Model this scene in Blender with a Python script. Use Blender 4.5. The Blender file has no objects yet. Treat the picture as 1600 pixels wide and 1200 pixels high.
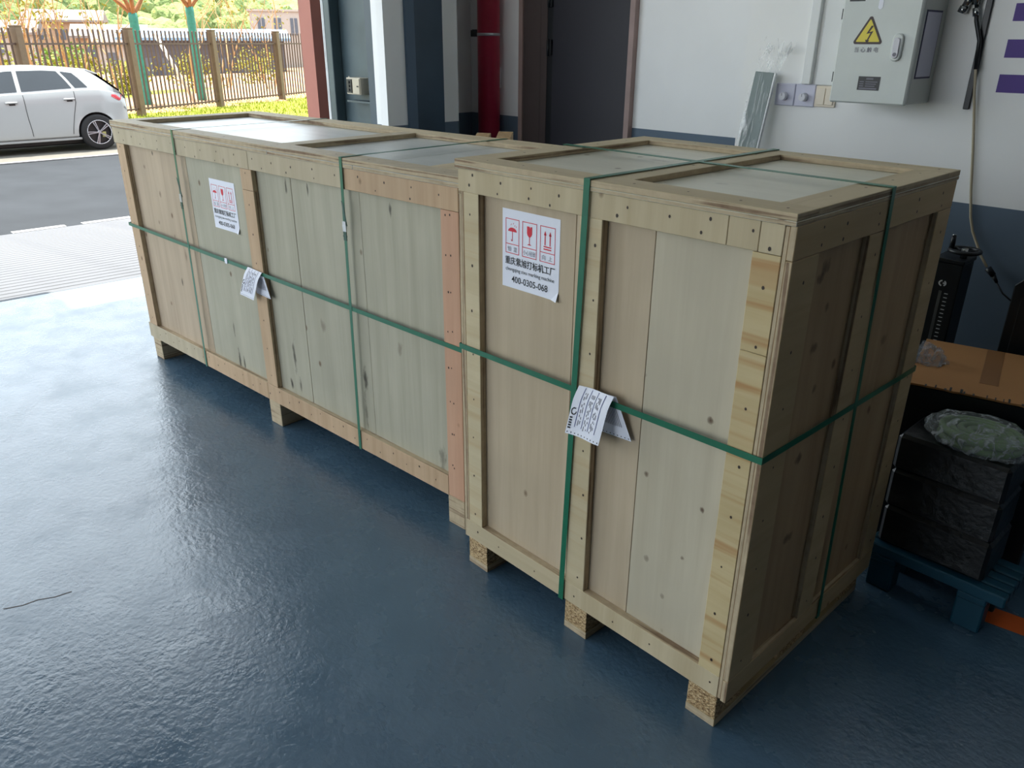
import bpy, bmesh, math, random
from mathutils import Vector, Matrix, noise as mnoise
random.seed(7)
S = bpy.context.scene
COL = S.collection

# ------------------------------------------------------------------ camera
cam_d = bpy.data.cameras.new('camera'); cam_d.sensor_width = 36.0; cam_d.sensor_fit = 'HORIZONTAL'
cam_d.lens = 27.4445; cam_d.clip_start = 0.02; cam_d.clip_end = 2000
cam = bpy.data.objects.new('camera', cam_d); COL.objects.link(cam)
_r = Vector((0.6866841, 0.72693375, 0.00568004)); _u = Vector((-0.29564574, 0.27212095, 0.91572036)); _f = Vector((-0.66412238, 0.6304899, -0.401776))
cam.matrix_world = Matrix(((_r.x, _u.x, -_f.x, 1.59742), (_r.y, _u.y, -_f.y, -1.32414), (_r.z, _u.z, -_f.z, 1.52817), (0, 0, 0, 1)))
S.camera = cam

# ------------------------------------------------------------------ light
SKY = 2.8
SUN = 11.0
EXPO = 0.45
w = bpy.data.worlds.new('World'); S.world = w; w.use_nodes = True
bg = w.node_tree.nodes['Background']; bg.inputs[0].default_value = (0.84, 0.93, 1.0, 1); bg.inputs[1].default_value = SKY
sd = bpy.data.lights.new('sun', 'SUN'); sd.energy = SUN; sd.angle = math.radians(0.6); sd.color = (1.0, 0.95, 0.85)
so = bpy.data.objects.new('sun', sd); COL.objects.link(so)
so.rotation_euler = Vector((-0.174, -0.06, 0.985)).to_track_quat('Z', 'Y').to_euler(); so.location = (-8, 0, 20)
def portal(name, loc, rot, sx, sy):
    d = bpy.data.lights.new(name, 'AREA'); d.shape = 'RECTANGLE'; d.size = sx; d.size_y = sy; d.energy = 0.0; d.cycles.is_portal = True   # sampling guide only, gives off no light
    o = bpy.data.objects.new(name, d); COL.objects.link(o); o.location = loc; o.rotation_euler = rot
portal('portal_side', (-4.10, -1.85, 1.8), (0, -math.pi/2, 0), 3.55, 7.3)
portal('portal_front', (-1.65, -7.06, 2.05), (math.pi/2, 0, 0), 4.3, 4.05)
vs = S.view_settings; vs.view_transform = 'Standard'; vs.look = 'None'; vs.exposure = EXPO; vs.gamma = 1.0; vs.use_curve_mapping = False

# ------------------------------------------------------------------ materials
def lin(c):
    return tuple(((x/255)/12.92 if x/255 <= 0.04045 else (((x/255)+0.055)/1.055)**2.4) for x in c)
def rgb(r, g, b): return (*lin((r, g, b)), 1.0)
class NT:
    def __init__(s, name):
        s.m = bpy.data.materials.new(name); s.m.use_nodes = True; s.t = s.m.node_tree; s.b = s.t.nodes['Principled BSDF']
    def n(s, k, **kw):
        x = s.t.nodes.new(k)
        for a, v in kw.items(): setattr(x, a, v)
        return x
    def l(s, a, b): s.t.links.new(a, b)
    def coord(s, scale=(1, 1, 1), kind='Object', rnd=0.0):
        tc = s.n('ShaderNodeTexCoord'); mp = s.n('ShaderNodeMapping'); mp.inputs['Scale'].default_value = scale
        s.l(tc.outputs[kind], mp.inputs[0])
        if rnd:
            oi = s.n('ShaderNodeObjectInfo'); mu = s.n('ShaderNodeVectorMath', operation='SCALE'); mu.inputs[0].default_value = (1, .7, .4)
            s.l(oi.outputs['Random'], mu.inputs['Scale']); k = s.n('ShaderNodeVectorMath', operation='SCALE'); k.inputs['Scale'].default_value = rnd
            s.l(mu.outputs[0], k.inputs[0]); s.l(k.outputs[0], mp.inputs['Location'])
        return mp.outputs[0]
    def noise(s, vec, scale=5, detail=4, rough=.55, dist=0):
        x = s.n('ShaderNodeTexNoise'); x.inputs['Scale'].default_value = scale; x.inputs['Detail'].default_value = detail
        x.inputs['Roughness'].default_value = rough; x.inputs['Distortion'].default_value = dist; s.l(vec, x.inputs['Vector']); return x.outputs[0]
    def ramp(s, fac, stops):
        x = s.n('ShaderNodeValToRGB'); e = x.color_ramp.elements
        while len(e) < len(stops): e.new(0.5)
        for i, (p, c) in enumerate(stops): e[i].position = p; e[i].color = c
        s.l(fac, x.inputs[0]); return x.outputs[0]
    def mix(s, fac, a, b, mode='MIX'):
        x = s.n('ShaderNodeMix', data_type='RGBA', blend_type=mode)
        for sock, v in ((x.inputs[0], fac), (x.inputs[6], a), (x.inputs[7], b)):
            if isinstance(v, (float, int, tuple)): sock.default_value = v
            else: s.l(v, sock)
        return x.outputs[2]
    def bump(s, h, strength=.3, dist=.01):
        x = s.n('ShaderNodeBump'); x.inputs['Strength'].default_value = strength; x.inputs['Distance'].default_value = dist
        s.l(h, x.inputs['Height']); s.l(x.outputs[0], s.b.inputs['Normal'])
    def col(s, v):
        if isinstance(v, tuple): s.b.inputs['Base Color'].default_value = v
        else: s.l(v, s.b.inputs['Base Color'])
    def set(s, **kw):
        for k, v in kw.items(): s.b.inputs[k.replace('_', ' ')].default_value = v
MATS = {}
def plain(name, c, rough=.55, metal=0.0, var=0.12, vscale=6, bump=0.0, bscale=60, spec=None, alpha=None):
    if name in MATS: return MATS[name]
    t = NT(name); v = t.coord(); f = t.noise(v, vscale)
    d = tuple(x*(1-var) for x in c[:3])+(1,); h = tuple(min(1, x*(1+var)) for x in c[:3])+(1,)
    t.col(t.ramp(f, [(.3, d), (.7, h)])); t.set(Roughness=rough, Metallic=metal)
    if spec is not None: t.b.inputs['Specular IOR Level'].default_value = spec
    if alpha is not None: t.set(Alpha=alpha)
    if bump: t.bump(t.noise(v, bscale, 3), bump, .004)
    MATS[name] = t.m; return t.m
def wood(name, light, dark, axis='z', fine=1.0, spots=(), bands=0.0, bandcol=None, rough=.62, tint=None, spec=.3):
    """light plywood veneer; axis = grain direction, spots = (pos, radii, strength, colour)"""
    t = NT(name); light = tuple(q*.93 for q in light[:3])+(1,); dark = tuple(q*.90 for q in dark[:3])+(1,)
    st = {'x': (1.2, 22, 22), 'y': (22, 1.2, 22), 'z': (22, 22, 1.2)}[axis]
    v = t.coord(tuple(a*fine for a in st), rnd=9.0); f = t.noise(v, 1.0, 5, .6, .3)
    c = t.ramp(f, [(.15, dark), (.6, light), (.8, tuple(min(1, x*1.08) for x in light[:3])+(1,))])
    vb = t.coord((1, 1, 1), rnd=5.0); f2 = t.noise(vb, 3.2, 3)
    c = t.mix(t.ramp(f2, [(.4, (0, 0, 0, 1)), (.75, (.55, .55, .55, 1))]), c, tint or tuple(x*.78 for x in light[:3])+(1,))
    if bands:
        sb = {'x': (1, 30, 30), 'y': (30, 1, 30), 'z': (30, 30, 1)}[axis]
        vv = t.coord(tuple(a*.9 for a in sb), rnd=3.0); fb = t.noise(vv, 1.0, 2, .5, .8)
        c = t.mix(t.ramp(fb, [(.5, (0, 0, 0, 1)), (.68, (bands,)*3+(1,))]), c, bandcol)
    # small pin knots
    vo = t.n('ShaderNodeTexVoronoi'); vo.inputs['Scale'].default_value = 7.0; t.l(t.coord((1, 1, .7), rnd=7.0), vo.inputs['Vector'])
    kn = t.ramp(vo.outputs['Distance'], [(.035, (.75, .75, .75, 1)), (.075, (0, 0, 0, 1))])
    c = t.mix(kn, c, rgb(96, 66, 40))
    if spots:
        raw = t.coord(); dn = t.noise(t.coord((60, 60, 25)), 1.0, 3)
        for pos, rad, s_, cc in spots:
            a = t.n('ShaderNodeVectorMath', operation='SUBTRACT'); t.l(raw, a.inputs[0]); a.inputs[1].default_value = pos
            b = t.n('ShaderNodeVectorMath', operation='DIVIDE'); t.l(a.outputs[0], b.inputs[0]); b.inputs[1].default_value = tuple(q*(1.9 if rad[2] > .024 else 1.5) for q in rad)
            ln = t.n('ShaderNodeVectorMath', operation='LENGTH'); t.l(b.outputs[0], ln.inputs[0])
            ad = t.n('ShaderNodeMath', operation='ADD'); t.l(ln.outputs['Value'], ad.inputs[0]); t.l(dn, ad.inputs[1])
            c = t.mix(t.ramp(ad.outputs[0], [(.45, (s_,)*3+(1,)), (.75, (s_*.7,)*3+(1,)), (1.05, (0, 0, 0, 1))]), c, cc)
    t.col(c); t.set(Roughness=rough); t.b.inputs['Specular IOR Level'].default_value = spec
    t.bump(f, .12, .002); MATS[name] = t.m; return t.m
def edge(name, axis, c1, c2, pitch=.0042):
    """laminated plywood edge: glue lines stacked along the thickness axis"""
    t = NT(name); i = 'xyz'.index(axis)
    sc = [3.0]*3; sc[i] = 1.0/pitch/2
    f = t.noise(t.coord(tuple(sc), rnd=4.0), 1.0, 2, .4)
    c = t.ramp(f, [(.36, c2), (.47, c1), (.6, c1), (.7, tuple(x*.8 for x in c1[:3])+(1,))])
    g = t.noise(t.coord((40, 40, 40)), 1.0, 2); c = t.mix(.25, c, t.ramp(g, [(.3, c2), (.7, c1)]))
    t.col(c); t.set(Roughness=.8); t.bump(f, .25, .003); MATS[name] = t.m; return t.m

PLY_L, PLY_D = rgb(214, 198, 166), rgb(192, 172, 138)
for a in 'xyz':
    wood('rail_'+a, rgb(208, 192, 160), rgb(184, 164, 128), a, spots=())
    edge('edge_'+a, a, rgb(196, 178, 148), rgb(126, 100, 78))
K = rgb(78, 50, 34); MO = rgb(42, 38, 34)
wood('near_panel', rgb(206, 196, 174), rgb(190, 178, 154), 'z', spots=[((.80, .02, .785), (.011, .05, .012), .9, K), ((.806, .02, .562), (.01, .05, .01), .9, K), ((.646, .02, .588), (.01, .05, .011), .85, K), ((.619, .02, .835), (.009, .05, .010), .7, K), ((.769, .02, .41), (.009, .05, .010), .8, K), ((.668, .02, .356), (.011, .05, .012), .5, K), ((.611, .02, .229), (.014, .05, .014), .45, K), ((.725, .02, .272), (.01, .05, .01), .45, K)])
wood('near_panel_warm', rgb(202, 184, 158), rgb(182, 162, 134), 'z')
KE = rgb(66, 46, 34)
wood('near_end', rgb(190, 160, 124), rgb(166, 134, 100), 'z', spots=[((.92, .173, 1.121), (.05, .028, .022), .7, KE), ((.92, .155, 1.10), (.05, .02, .015), .7, KE), ((.92, .211, 1.028), (.05, .016, .018), .75, KE), ((.92, .179, .945), (.05, .03, .018), .7, KE), ((.92, .219, .842), (.05, .016, .02), .75, KE), ((.92, .2, .675), (.05, .025, .02), .8, KE), ((.92, .216, .456), (.05, .03, .018), .7, KE), ((.92, .557, .871), (.05, .03, .02), .5, KE), ((.92, .557, .681), (.05, .014, .02), .8, rgb(90, 40, 30)), ((.92, .437, .219), (.05, .02, .02), .5, KE)])  # browner than the front sheets; end-face shade is put into this colour
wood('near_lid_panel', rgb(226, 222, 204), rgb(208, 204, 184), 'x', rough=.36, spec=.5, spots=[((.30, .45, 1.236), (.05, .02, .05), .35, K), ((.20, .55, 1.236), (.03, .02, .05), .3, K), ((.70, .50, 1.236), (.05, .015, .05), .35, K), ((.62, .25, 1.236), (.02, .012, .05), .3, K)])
wood('end_rail', rgb(204, 178, 138), rgb(184, 156, 116), 'y')  # end battens browned to match, same shade in their colour
wood('stud_pine', rgb(214, 194, 150), rgb(198, 172, 122), 'x', bands=.75, bandcol=rgb(176, 128, 78))
wood('stud_light', rgb(214, 198, 164), rgb(196, 176, 138), 'x', bands=.3, bandcol=rgb(182, 146, 100))
wood('long_panel', rgb(188, 183, 164), rgb(166, 160, 140), 'z', spots=[((.875, .02, .22), (.011, .05, .065), .95, MO), ((.914, .02, .20), (.010, .05, .045), .95, MO), ((.86, .02, .36), (.006, .05, .05), .7, MO), ((1.297, .02, .223), (.011, .05, .035), .95, MO), ((1.363, .02, .23), (.009, .05, .04), .9, MO), ((1.34, .02, .36), (.011, .05, .09), .85, MO), ((1.807, .02, .40), (.016, .05, .05), .95, MO), ((1.80, .02, .27), (.01, .05, .08), .6, MO), ((2.22, .02, .22), (.02, .05, .06), .6, MO), ((1.566, .02, .541), (.016, .05, .03), .4, K), ((2.019, .02, .571), (.014, .05, .03), .4, K), ((1.41, .02, 1.04), (.008, .05, .03), .9, MO), ((2.01, .02, 1.04), (.008, .05, .03), .9, MO), ((1.55, .02, 1.05), (.006, .05, .03), .8, MO)])
wood('long_panel_pink', rgb(196, 176, 152), rgb(172, 150, 126), 'z', spots=[((.339, .02, .88), (.016, .05, .024), .6, K), ((.22, .02, .99), (.013, .05, .012), .5, K), ((.417, .02, .70), (.012, .05, .014), .6, K), ((.50, .02, .62), (.012, .05, .03), .5, K), ((.33, .02, 1.06), (.01, .05, .015), .8, MO), ((.417, .02, .483), (.008, .05, .025), .8, MO)])
wood('long_rail', rgb(206, 176, 144), rgb(180, 148, 116), 'z')
wood('long_rail_pale', rgb(198, 184, 158), rgb(176, 160, 132), 'z')
wood('long_stud_pink', rgb(214, 170, 142), rgb(192, 144, 114), 'z')
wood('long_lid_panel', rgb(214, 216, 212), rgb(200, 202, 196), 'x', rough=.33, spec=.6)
wood('chip_plank', rgb(190, 168, 126), rgb(160, 136, 98), 'y')
def chipboard():
    t = NT('chipboard'); v = t.n('ShaderNodeTexVoronoi'); v.inputs['Scale'].default_value = 190; t.l(t.coord((1, 1, 1.6)), v.inputs['Vector'])
    t.col(t.ramp(v.outputs['Color'], [(.1, rgb(112, 84, 56)), (.5, rgb(182, 152, 110)), (.9, rgb(214, 188, 146))])); t.set(Roughness=.9)
    t.bump(v.outputs['Distance'], .6, .004); MATS['chipboard'] = t.m
chipboard()
def floor_mat():
    t = NT('epoxy_floor'); v = t.coord(); f = t.noise(v, 1.3, 5, .6)
    c = t.ramp(f, [(.3, rgb(64, 90, 112)), (.7, rgb(79, 107, 129))])
    sp = t.noise(v, 24, 4, .7); c = t.mix(t.ramp(sp, [(.62, (0, 0, 0, 1)), (.8, (.35, .35, .35, 1))]), c, rgb(120, 140, 152))
    dk = t.noise(v, 7, 5, .7, .6); c = t.mix(t.ramp(dk, [(.2, (.35, .35, .35, 1)), (.36, (0, 0, 0, 1))]), c, rgb(52, 72, 86))
    t.col(c)
    rr = t.ramp(t.noise(v, 5, 4, .6), [(.3, (.14,)*3+(1,)), (.7, (.38,)*3+(1,))]); t.l(rr, t.b.inputs['Roughness'])
    ad = t.n('ShaderNodeMath', operation='ADD'); t.l(t.noise(t.coord((5, 9, 5)), 2.4, 4, .55, 1.2), ad.inputs[0]); t.l(t.noise(v, 55, 3), ad.inputs[1])
    t.bump(ad.outputs[0], .22, .006); t.b.inputs['Specular IOR Level'].default_value = .8; t.set(Coat_Weight=.2, Coat_Roughness=.22, Coat_IOR=1.6); t.l(t.b.inputs['Normal'].links[0].from_socket, t.b.inputs['Coat Normal']); MATS['floor'] = t.m
floor_mat()
def wall_mat(name, white, low, hz):
    t = NT(name); g = t.n('ShaderNodeNewGeometry'); sp = t.n('ShaderNodeSeparateXYZ'); t.l(g.outputs['Position'], sp.inputs[0])
    cp = t.n('ShaderNodeMath', operation='GREATER_THAN'); t.l(sp.outputs[2], cp.inputs[0]); cp.inputs[1].default_value = hz
    f = t.noise(t.coord(), 3, 4)
    a = t.ramp(f, [(.3, low), (.7, tuple(x*1.15 for x in low[:3])+(1,))]); b = t.ramp(f, [(.3, tuple(x*.96 for x in white[:3])+(1,)), (.7, white)])
    t.col(t.mix(cp.outputs[0], a, b)); t.set(Roughness=.7); t.bump(t.noise(t.coord(), 90, 3), .08, .002); MATS[name] = t.m
wall_mat('wall_paint', rgb(240, 240, 239), rgb(88, 104, 120), 1.003)
wall_mat('wall_plain', rgb(70, 70, 72), rgb(40, 46, 52), 1.003)
plain('ceiling_white', rgb(232, 232, 230), .9)
M = MATS
plain('strap_green', rgb(22, 104, 76), .32, var=.08, vscale=30)
plain('strap_dark', rgb(16, 70, 54), .32, var=.08, vscale=30)
plain('strap_clear', rgb(210, 220, 220), .2)
plain('steel', rgb(190, 192, 195), .3, .9)
plain('dark_steel', rgb(48, 50, 52), .4, .6)
plain('nail', rgb(58, 44, 36), .6, var=.3)
plain('paper', rgb(236, 238, 250), .6, var=.03)
plain('ink_black', rgb(14, 14, 22), .6, var=0)
plain('ink_red', rgb(214, 36, 60), .6, var=0)
plain('ink_grey', rgb(120, 118, 130), .6, var=0)
plain('ink_blue', rgb(62, 66, 128), .6, var=0)

# ------------------------------------------------------------------ mesh helpers
class MB:
    def __init__(s): s.v = []; s.f = []; s.mi = []; s.sm = []
    def add(s, vs, fs, m=0, smooth=False):
        o = len(s.v); s.v += [tuple(p) for p in vs]
        for f in fs: s.f.append([o+i for i in f]); s.mi.append(m); s.sm.append(smooth)
        return s
    def box(s, lo, hi, m=0, mats6=None, mat=None):
        x0, y0, z0 = lo; x1, y1, z1 = hi
        vs = [(x0, y0, z0), (x1, y0, z0), (x1, y1, z0), (x0, y1, z0), (x0, y0, z1), (x1, y0, z1), (x1, y1, z1), (x0, y1, z1)]
        if mat is not None: vs = [mat @ Vector(p) for p in vs]
        fs = [(0, 3, 2, 1), (4, 5, 6, 7), (0, 1, 5, 4), (2, 3, 7, 6), (3, 0, 4, 7), (1, 2, 6, 5)]
        if mats6:
            for f, mm in zip(fs, mats6): s.add(vs, [f], mm)
        else: s.add(vs, fs, m)
        return s
    def cyl(s, a, b, r0, r1=None, n=16, m=0, cap=True, smooth=True):
        a = Vector(a); b = Vector(b); r1 = r0 if r1 is None else r1; d = (b-a).normalized()
        x = d.orthogonal().normalized(); y = d.cross(x); vs = []
        for c, r in ((a, r0), (b, r1)):
            for i in range(n):
                t = 2*math.pi*i/n; vs.append(c+x*(r*math.cos(t))+y*(r*math.sin(t)))
        s.add(vs, [(i, (i+1) % n, n+(i+1) % n, n+i) for i in range(n)], m, smooth)
        if cap: s.add(vs, [tuple(range(n))[::-1], tuple(range(n, 2*n))], m)
        return s
    def tube(s, pts, r, n=8, m=0, closed=False):
        pts = [Vector(p) for p in pts]; k = len(pts); vs = []; up = None
        rr = r if isinstance(r, (list, tuple)) else [r]*k
        for i, p in enumerate(pts):
            if closed: d = (pts[(i+1) % k]-pts[i-1])
            else: d = pts[min(i+1, k-1)]-pts[max(i-1, 0)]
            d.normalize()
            if up is None: up = d.orthogonal().normalized()
            up = (up-d*up.dot(d)); up = up.normalized() if up.length > 1e-6 else d.orthogonal().normalized()
            y = d.cross(up)
            for j in range(n):
                t = 2*math.pi*j/n; vs.append(p+up*(rr[i]*math.cos(t))+y*(rr[i]*math.sin(t)))
        fs = []
        for i in range(k if closed else k-1):
            i2 = (i+1) % k
            for j in range(n): fs.append((i*n+j, i*n+(j+1) % n, i2*n+(j+1) % n, i2*n+j))
        s.add(vs, fs, m, True)
        if not closed: s.add(vs, [tuple(range(n))[::-1], tuple(range((k-1)*n, k*n))], m)
        return s
    def prism(s, poly, axis, a, b, m=0):
        """extrude 2-D polygon along an axis between a and b"""
        def P(u, v, t): return {'x': (t, u, v), 'y': (u, t, v), 'z': (u, v, t)}[axis]
        n = len(poly); vs = [P(u, v, a) for u, v in poly]+[P(u, v, b) for u, v in poly]
        s.add(vs, [(i, (i+1) % n, n+(i+1) % n, n+i) for i in range(n)]+[tuple(range(n))[::-1], tuple(range(n, 2*n))], m); return s
    def build(s, name, mats, parent=None, bevel=0.0, fix=True):
        me = bpy.data.meshes.new(name); me.from_pydata(s.v, [], s.f)
        mats = mats if isinstance(mats, (list, tuple)) else [mats]
        for m_ in mats: me.materials.append(M[m_] if isinstance(m_, str) else m_)
        for p, i, q in zip(me.polygons, s.mi, s.sm): p.material_index = i; p.use_smooth = q
        if fix or bevel:
            bm = bmesh.new(); bm.from_mesh(me)
            bmesh.ops.remove_doubles(bm, verts=bm.verts, dist=1e-5)
            bmesh.ops.recalc_face_normals(bm, faces=bm.faces)
            if bevel: bmesh.ops.bevel(bm, geom=list(bm.edges), offset=bevel, segments=1, affect='EDGES', profile=.5)
            bm.to_mesh(me); bm.free()
        me.update(); o = bpy.data.objects.new(name, me); COL.objects.link(o)
        if parent: o.parent = parent
        return o
def tag(o, label=None, cat=None, group=None, kind=None):
    if label: o['label'] = label
    if cat: o['category'] = cat
    if group: o['group'] = group
    if kind: o['kind'] = kind
    return o
def empty(name, loc=(0, 0, 0), rz=0.0, **kw):
    o = bpy.data.objects.new(name, None); COL.objects.link(o); o.location = loc; o.rotation_euler = (0, 0, rz); o.empty_display_size = .05
    return tag(o, **kw)
def struct(o): o['kind'] = 'structure'; return o
def ply(name, parent, lo, hi, thick, face, bevel=.0012):
    """a board: veneer on the two faces across its thickness axis, laminated edges elsewhere"""
    i = 'xyz'.index(thick); m6 = [1]*6
    pair = {0: (4, 5), 1: (2, 3), 2: (0, 1)}[i]
    for k in pair: m6[k] = 0
    return MB().box(lo, hi, mats6=m6).build(name, [face, 'edge_'+thick], parent, bevel)
_fc = {}
def text_mesh(body, parent, m, origin, ux, uz, width, height, name='lettering', bold=0.0, thick=.0004):
    """flat lettering fitted into width x height, centred at origin, in the plane of ux / uz"""
    cu = bpy.data.curves.new('t', 'FONT'); cu.body = body; cu.size = 1.0; cu.offset = bold; cu.resolution_u = 3
    ob = bpy.data.objects.new('t', cu); COL.objects.link(ob); dg = bpy.context.evaluated_depsgraph_get(); dg.update()
    me = bpy.data.meshes.new_from_object(ob.evaluated_get(dg)); bpy.data.objects.remove(ob)
    xs = [v.co.x for v in me.vertices]; ys = [v.co.y for v in me.vertices]
    if not xs: return None
    x0, x1, y0, y1 = min(xs), max(xs), min(ys), max(ys); ux = Vector(ux); uz = Vector(uz); nn = ux.cross(uz)
    for v in me.vertices:
        a = (v.co.x-(x0+x1)/2)/(x1-x0)*width; b = (v.co.y-(y0+y1)/2)/(y1-y0)*height
        v.co = Vector(origin)+ux*a+uz*b+nn*thick
    me.materials.clear(); me.materials.append(M[m]); me.name = name
    o = bpy.data.objects.new(name, me); COL.objects.link(o); o.parent = parent; return o
def ribbon_loop(path, wdir, width, name, m, parent=None, thick=.0009):
    """closed band round a box: path = list of points in order, wdir = direction of the band's width"""
    P = [Vector(p) for p in path]; wd = Vector(wdir).normalized(); c = sum(P, Vector())/len(P); n = len(P); out = []
    for i, p in enumerate(P):
        d0 = (p-P[i-1]).normalized(); d1 = (P[(i+1) % n]-p).normalized()
        n0 = d0.cross(wd).normalized(); n1 = d1.cross(wd).normalized(); b = (n0+n1).normalized()
        if b.dot(p-c) < 0: b = -b
        out.append(p+b*thick*1.4)
    vs = []
    for p, q in zip(P, out): vs += [p-wd*width/2, p+wd*width/2, q+wd*width/2, q-wd*width/2]
    fs = []
    for i in range(n):
        j = (i+1) % n
        for k in range(4): fs.append((i*4+k, i*4+(k+1) % 4, j*4+(k+1) % 4, j*4+k))
    return MB().add(vs, fs).build(name, m, parent)

# ------------------------------------------------------------------ room shell
FL = struct(MB().box((-4.06, -7.0, -.12), (7.0, 3.3, 0)).build('floor', 'floor'))
ck = [(-.745, -1.145), (-.725, -1.10), (-.722, -1.06), (-.702, -1.02), (-.695, -.975)]
MB().add([(x+d, y, .0006) for x, y in ck for d in (-.0022, .0022)], [(2*i, 2*i+1, 2*i+3, 2*i+2) for i in range(len(ck)-1)]).build('crack', 'nail', FL, fix=False)
struct(MB().box((-4.3, -7.2, 4.5), (7.2, 3.4, 4.7)).build('ceiling', 'ceiling_white'))
wb = MB().box((-3.48, 3.03, 0), (-.31, 3.3, 4.5)); struct(wb.build('wall_back', 'wall_paint'))
struct(MB().box((-.31, 1.82, 0), (7.0, 3.3, 4.5)).build('wall_right_back', 'wall_paint'))
struct(MB().box((-4.2, 2.45, 0), (-3.48, 3.3, 4.5)).build('wall_alcove_left', 'wall_paint'))
struct(MB().box((-3.03, 1.84, 0), (-2.95, 2.45, 4.5)).box((-3.14, 1.88, 0), (-3.03, 2.45, 4.5)).build('wall_pier', 'wall_paint'))
struct(MB().box((-3.48, 2.40, 0), (-3.14, 2.45, 4.5)).build('wall_pier_back', 'wall_paint'))
struct(MB().box((7.0, -7.0, 0), (7.2, 3.3, 4.5)).build('wall_right', 'wall_plain'))
struct(MB().box((-4.23, -7.0, 0), (-4.06, -5.5, 4.5)).box((-4.23, -5.5, 3.6), (-4.06, 2.45, 4.5)).build('wall_left', 'wall_plain'))
struct(MB().box((-4.06, -7.2, 0), (-3.8, -7.0, 4.5)).box((.5, -7.2, 0), (7.0, -7.0, 4.5)).box((-3.8, -7.2, 4.1), (.5, -7.0, 4.5)).build('wall_front', 'wall_plain'))  # gap in this unseen wall added to let daylight onto the crate fronts

# ------------------------------------------------------------------ crates
def nails(parent, rows):
    """rows = (axis of the face normal, face coord, list of (a, b)); dents joined, each about 3 px"""
    mb = MB()
    for ax, fc, pts in rows:
        for a, b in pts:
            a += random.uniform(-.006, .006); b += random.uniform(-.006, .006); r = random.uniform(.0022, .0036)
            vs = []
            for k in range(7):
                t = 2*math.pi*k/7; u, v = a+r*math.cos(t), b+r*1.3*math.sin(t)
                vs.append({'y': (u, fc-.0006, v), 'x': (fc+.0006, u, v), 'z': (u, v, fc+.0006)}[ax])
            f = tuple(range(7)); mb.add(vs, [f if ax != 'y' else f[::1]], 0)
    o = mb.build('nail_heads', 'nail', parent, fix=False); o['kind'] = 'stuff'; return o
def near_crate():
    R = empty('plywood_crate', (0, 0, 0), 0, label='tall square plywood crate nearest the camera with green straps', cat='crate')
    X0, X1, D, H = -.008, .94, .778, 1.25
    # front: recessed sheets, proud frame
    for a, b, m in ((.012, .392, 'near_panel_warm'), (.3935, .618, 'near_panel_warm'), (.6195, .918, 'near_panel')):
        ply('front_sheet', R, (a, .022, .10), (b, .034, 1.226), 'y', m, .0008)
    for a, b, z0, z1, m in ((.014, .073, .16, 1.17, 'stud_light'), (.421, .488, .16, 1.17, 'stud_light'), (.858, .917, .972, 1.169, 'stud_pine'), (.858, .917, .16, .971, 'stud_pine')):
        ply('stud', R, (a, 0, z0), (b, .022, z1), 'y', m)
    for a, b in ((-.006, .80), (.801, .868), (.869, .917)): ply('top_rail', R, (a, 0, 1.17), (b, .022, 1.228), 'y', 'rail_z')
    for a, b in ((.0, .42), (.421, .917)): ply('bottom_rail', R, (a, 0, .097), (b, .022, .16), 'y', 'rail_z' if a else 'rail_x')
    # right end
    for a, b in ((.001, .32), (.3215, D)): ply('end_sheet', R, (.918, a, .10), (.926, b, 1.226), 'x', 'near_end', .0006)
    for a, b in ((.001, .105), (.325, .403), (.695, .776)): ply('stud', R, (.926, a, .16), (X1, b, 1.163), 'x', 'end_rail')
    ply('top_rail', R, (.926, .001, 1.164), (X1, .776, 1.228), 'x', 'end_rail')
    ply('bottom_rail', R, (.926, .001, .095), (X1, .776, .159), 'x', 'end_rail')
    # left end and back
    ply('end_sheet', R, (.004, .001, .10), (.0125, D, 1.226), 'x', 'near_end')
    for a, b in ((.001, .08), (.35, .43), (.695, .776)): ply('stud', R, (X0, a, .16), (.004, b, 1.163), 'x', 'rail_z')
    ply('top_rail', R, (X0, .001, 1.164), (.004, .776, 1.228), 'x', 'rail_y'); ply('bottom_rail', R, (X0, .001, .095), (.004, .776, .159), 'x', 'rail_y')
    ply('back_sheet', R, (.013, D-.034, .10), (.917, D-.022, 1.226), 'y', 'near_panel_warm')
    for a, b in ((.014, .08), (.43, .5), (.85, .916)): ply('stud', R, (a, D-.022, .16), (b, D, 1.163), 'y', 'rail_z')
    ply('top_rail', R, (.013, D-.022, 1.164), (.917, D, 1.228), 'y', 'rail_x'); ply('bottom_rail', R, (.013, D-.022, .095), (.917, D, .159), 'y', 'rail_x')
    # lid
    ply('lid_sheet', R, (-.014, -.005, 1.2285), (.94, .784, 1.2375), 'z', 'near_lid_panel')
    for lo, hi, m in (((-.014, -.005), (.94, .075), 'rail_x'), ((-.014, .708), (.94, .784), 'rail_x'), ((-.014, .0755), (.064, .7075), 'rail_y'), ((.862, .0755), (.94, .7075), 'rail_y'), ((.434, .0755), (.510, .7075), 'rail_y')):
        ply('lid_batten', R, (*lo, 1.238), (*hi, 1.252), 'z', m)
    # runners
    for a, b in ((.006, .09), (.421, .501), (.836, .917)):
        ply('runner_plank', R, (a-.001, .004, 0), (b+.001, .772, .024), 'z', 'chip_plank')
        for c, d in ((.004, .12), (.30, .45), (.65, .77)):
            MB().box((a, c, .0242), (b, d, .0968)).build('runner_block', 'chipboard', R, .0015)
    ply('floor_sheet', R, (.013, .035, .0975), (.917, D-.036, .115), 'z', 'rail_x')
    rows = []
    zz = [.2+.13*i for i in range(8)]
    rows.append(('y', 0, [(x, z) for x in (.045, .47, .888) for z in zz]))
    rows.append(('y', 0, [(x, 1.21) for x in (.05, .16, .27, .36, .56, .66, .76, .85)]+[(x, 1.185) for x in (.04, .15, .26, .33, .53, .74, .89)]+[(x, .13) for x in (.05, .15, .3, .46, .6, .72, .89)]))
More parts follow.
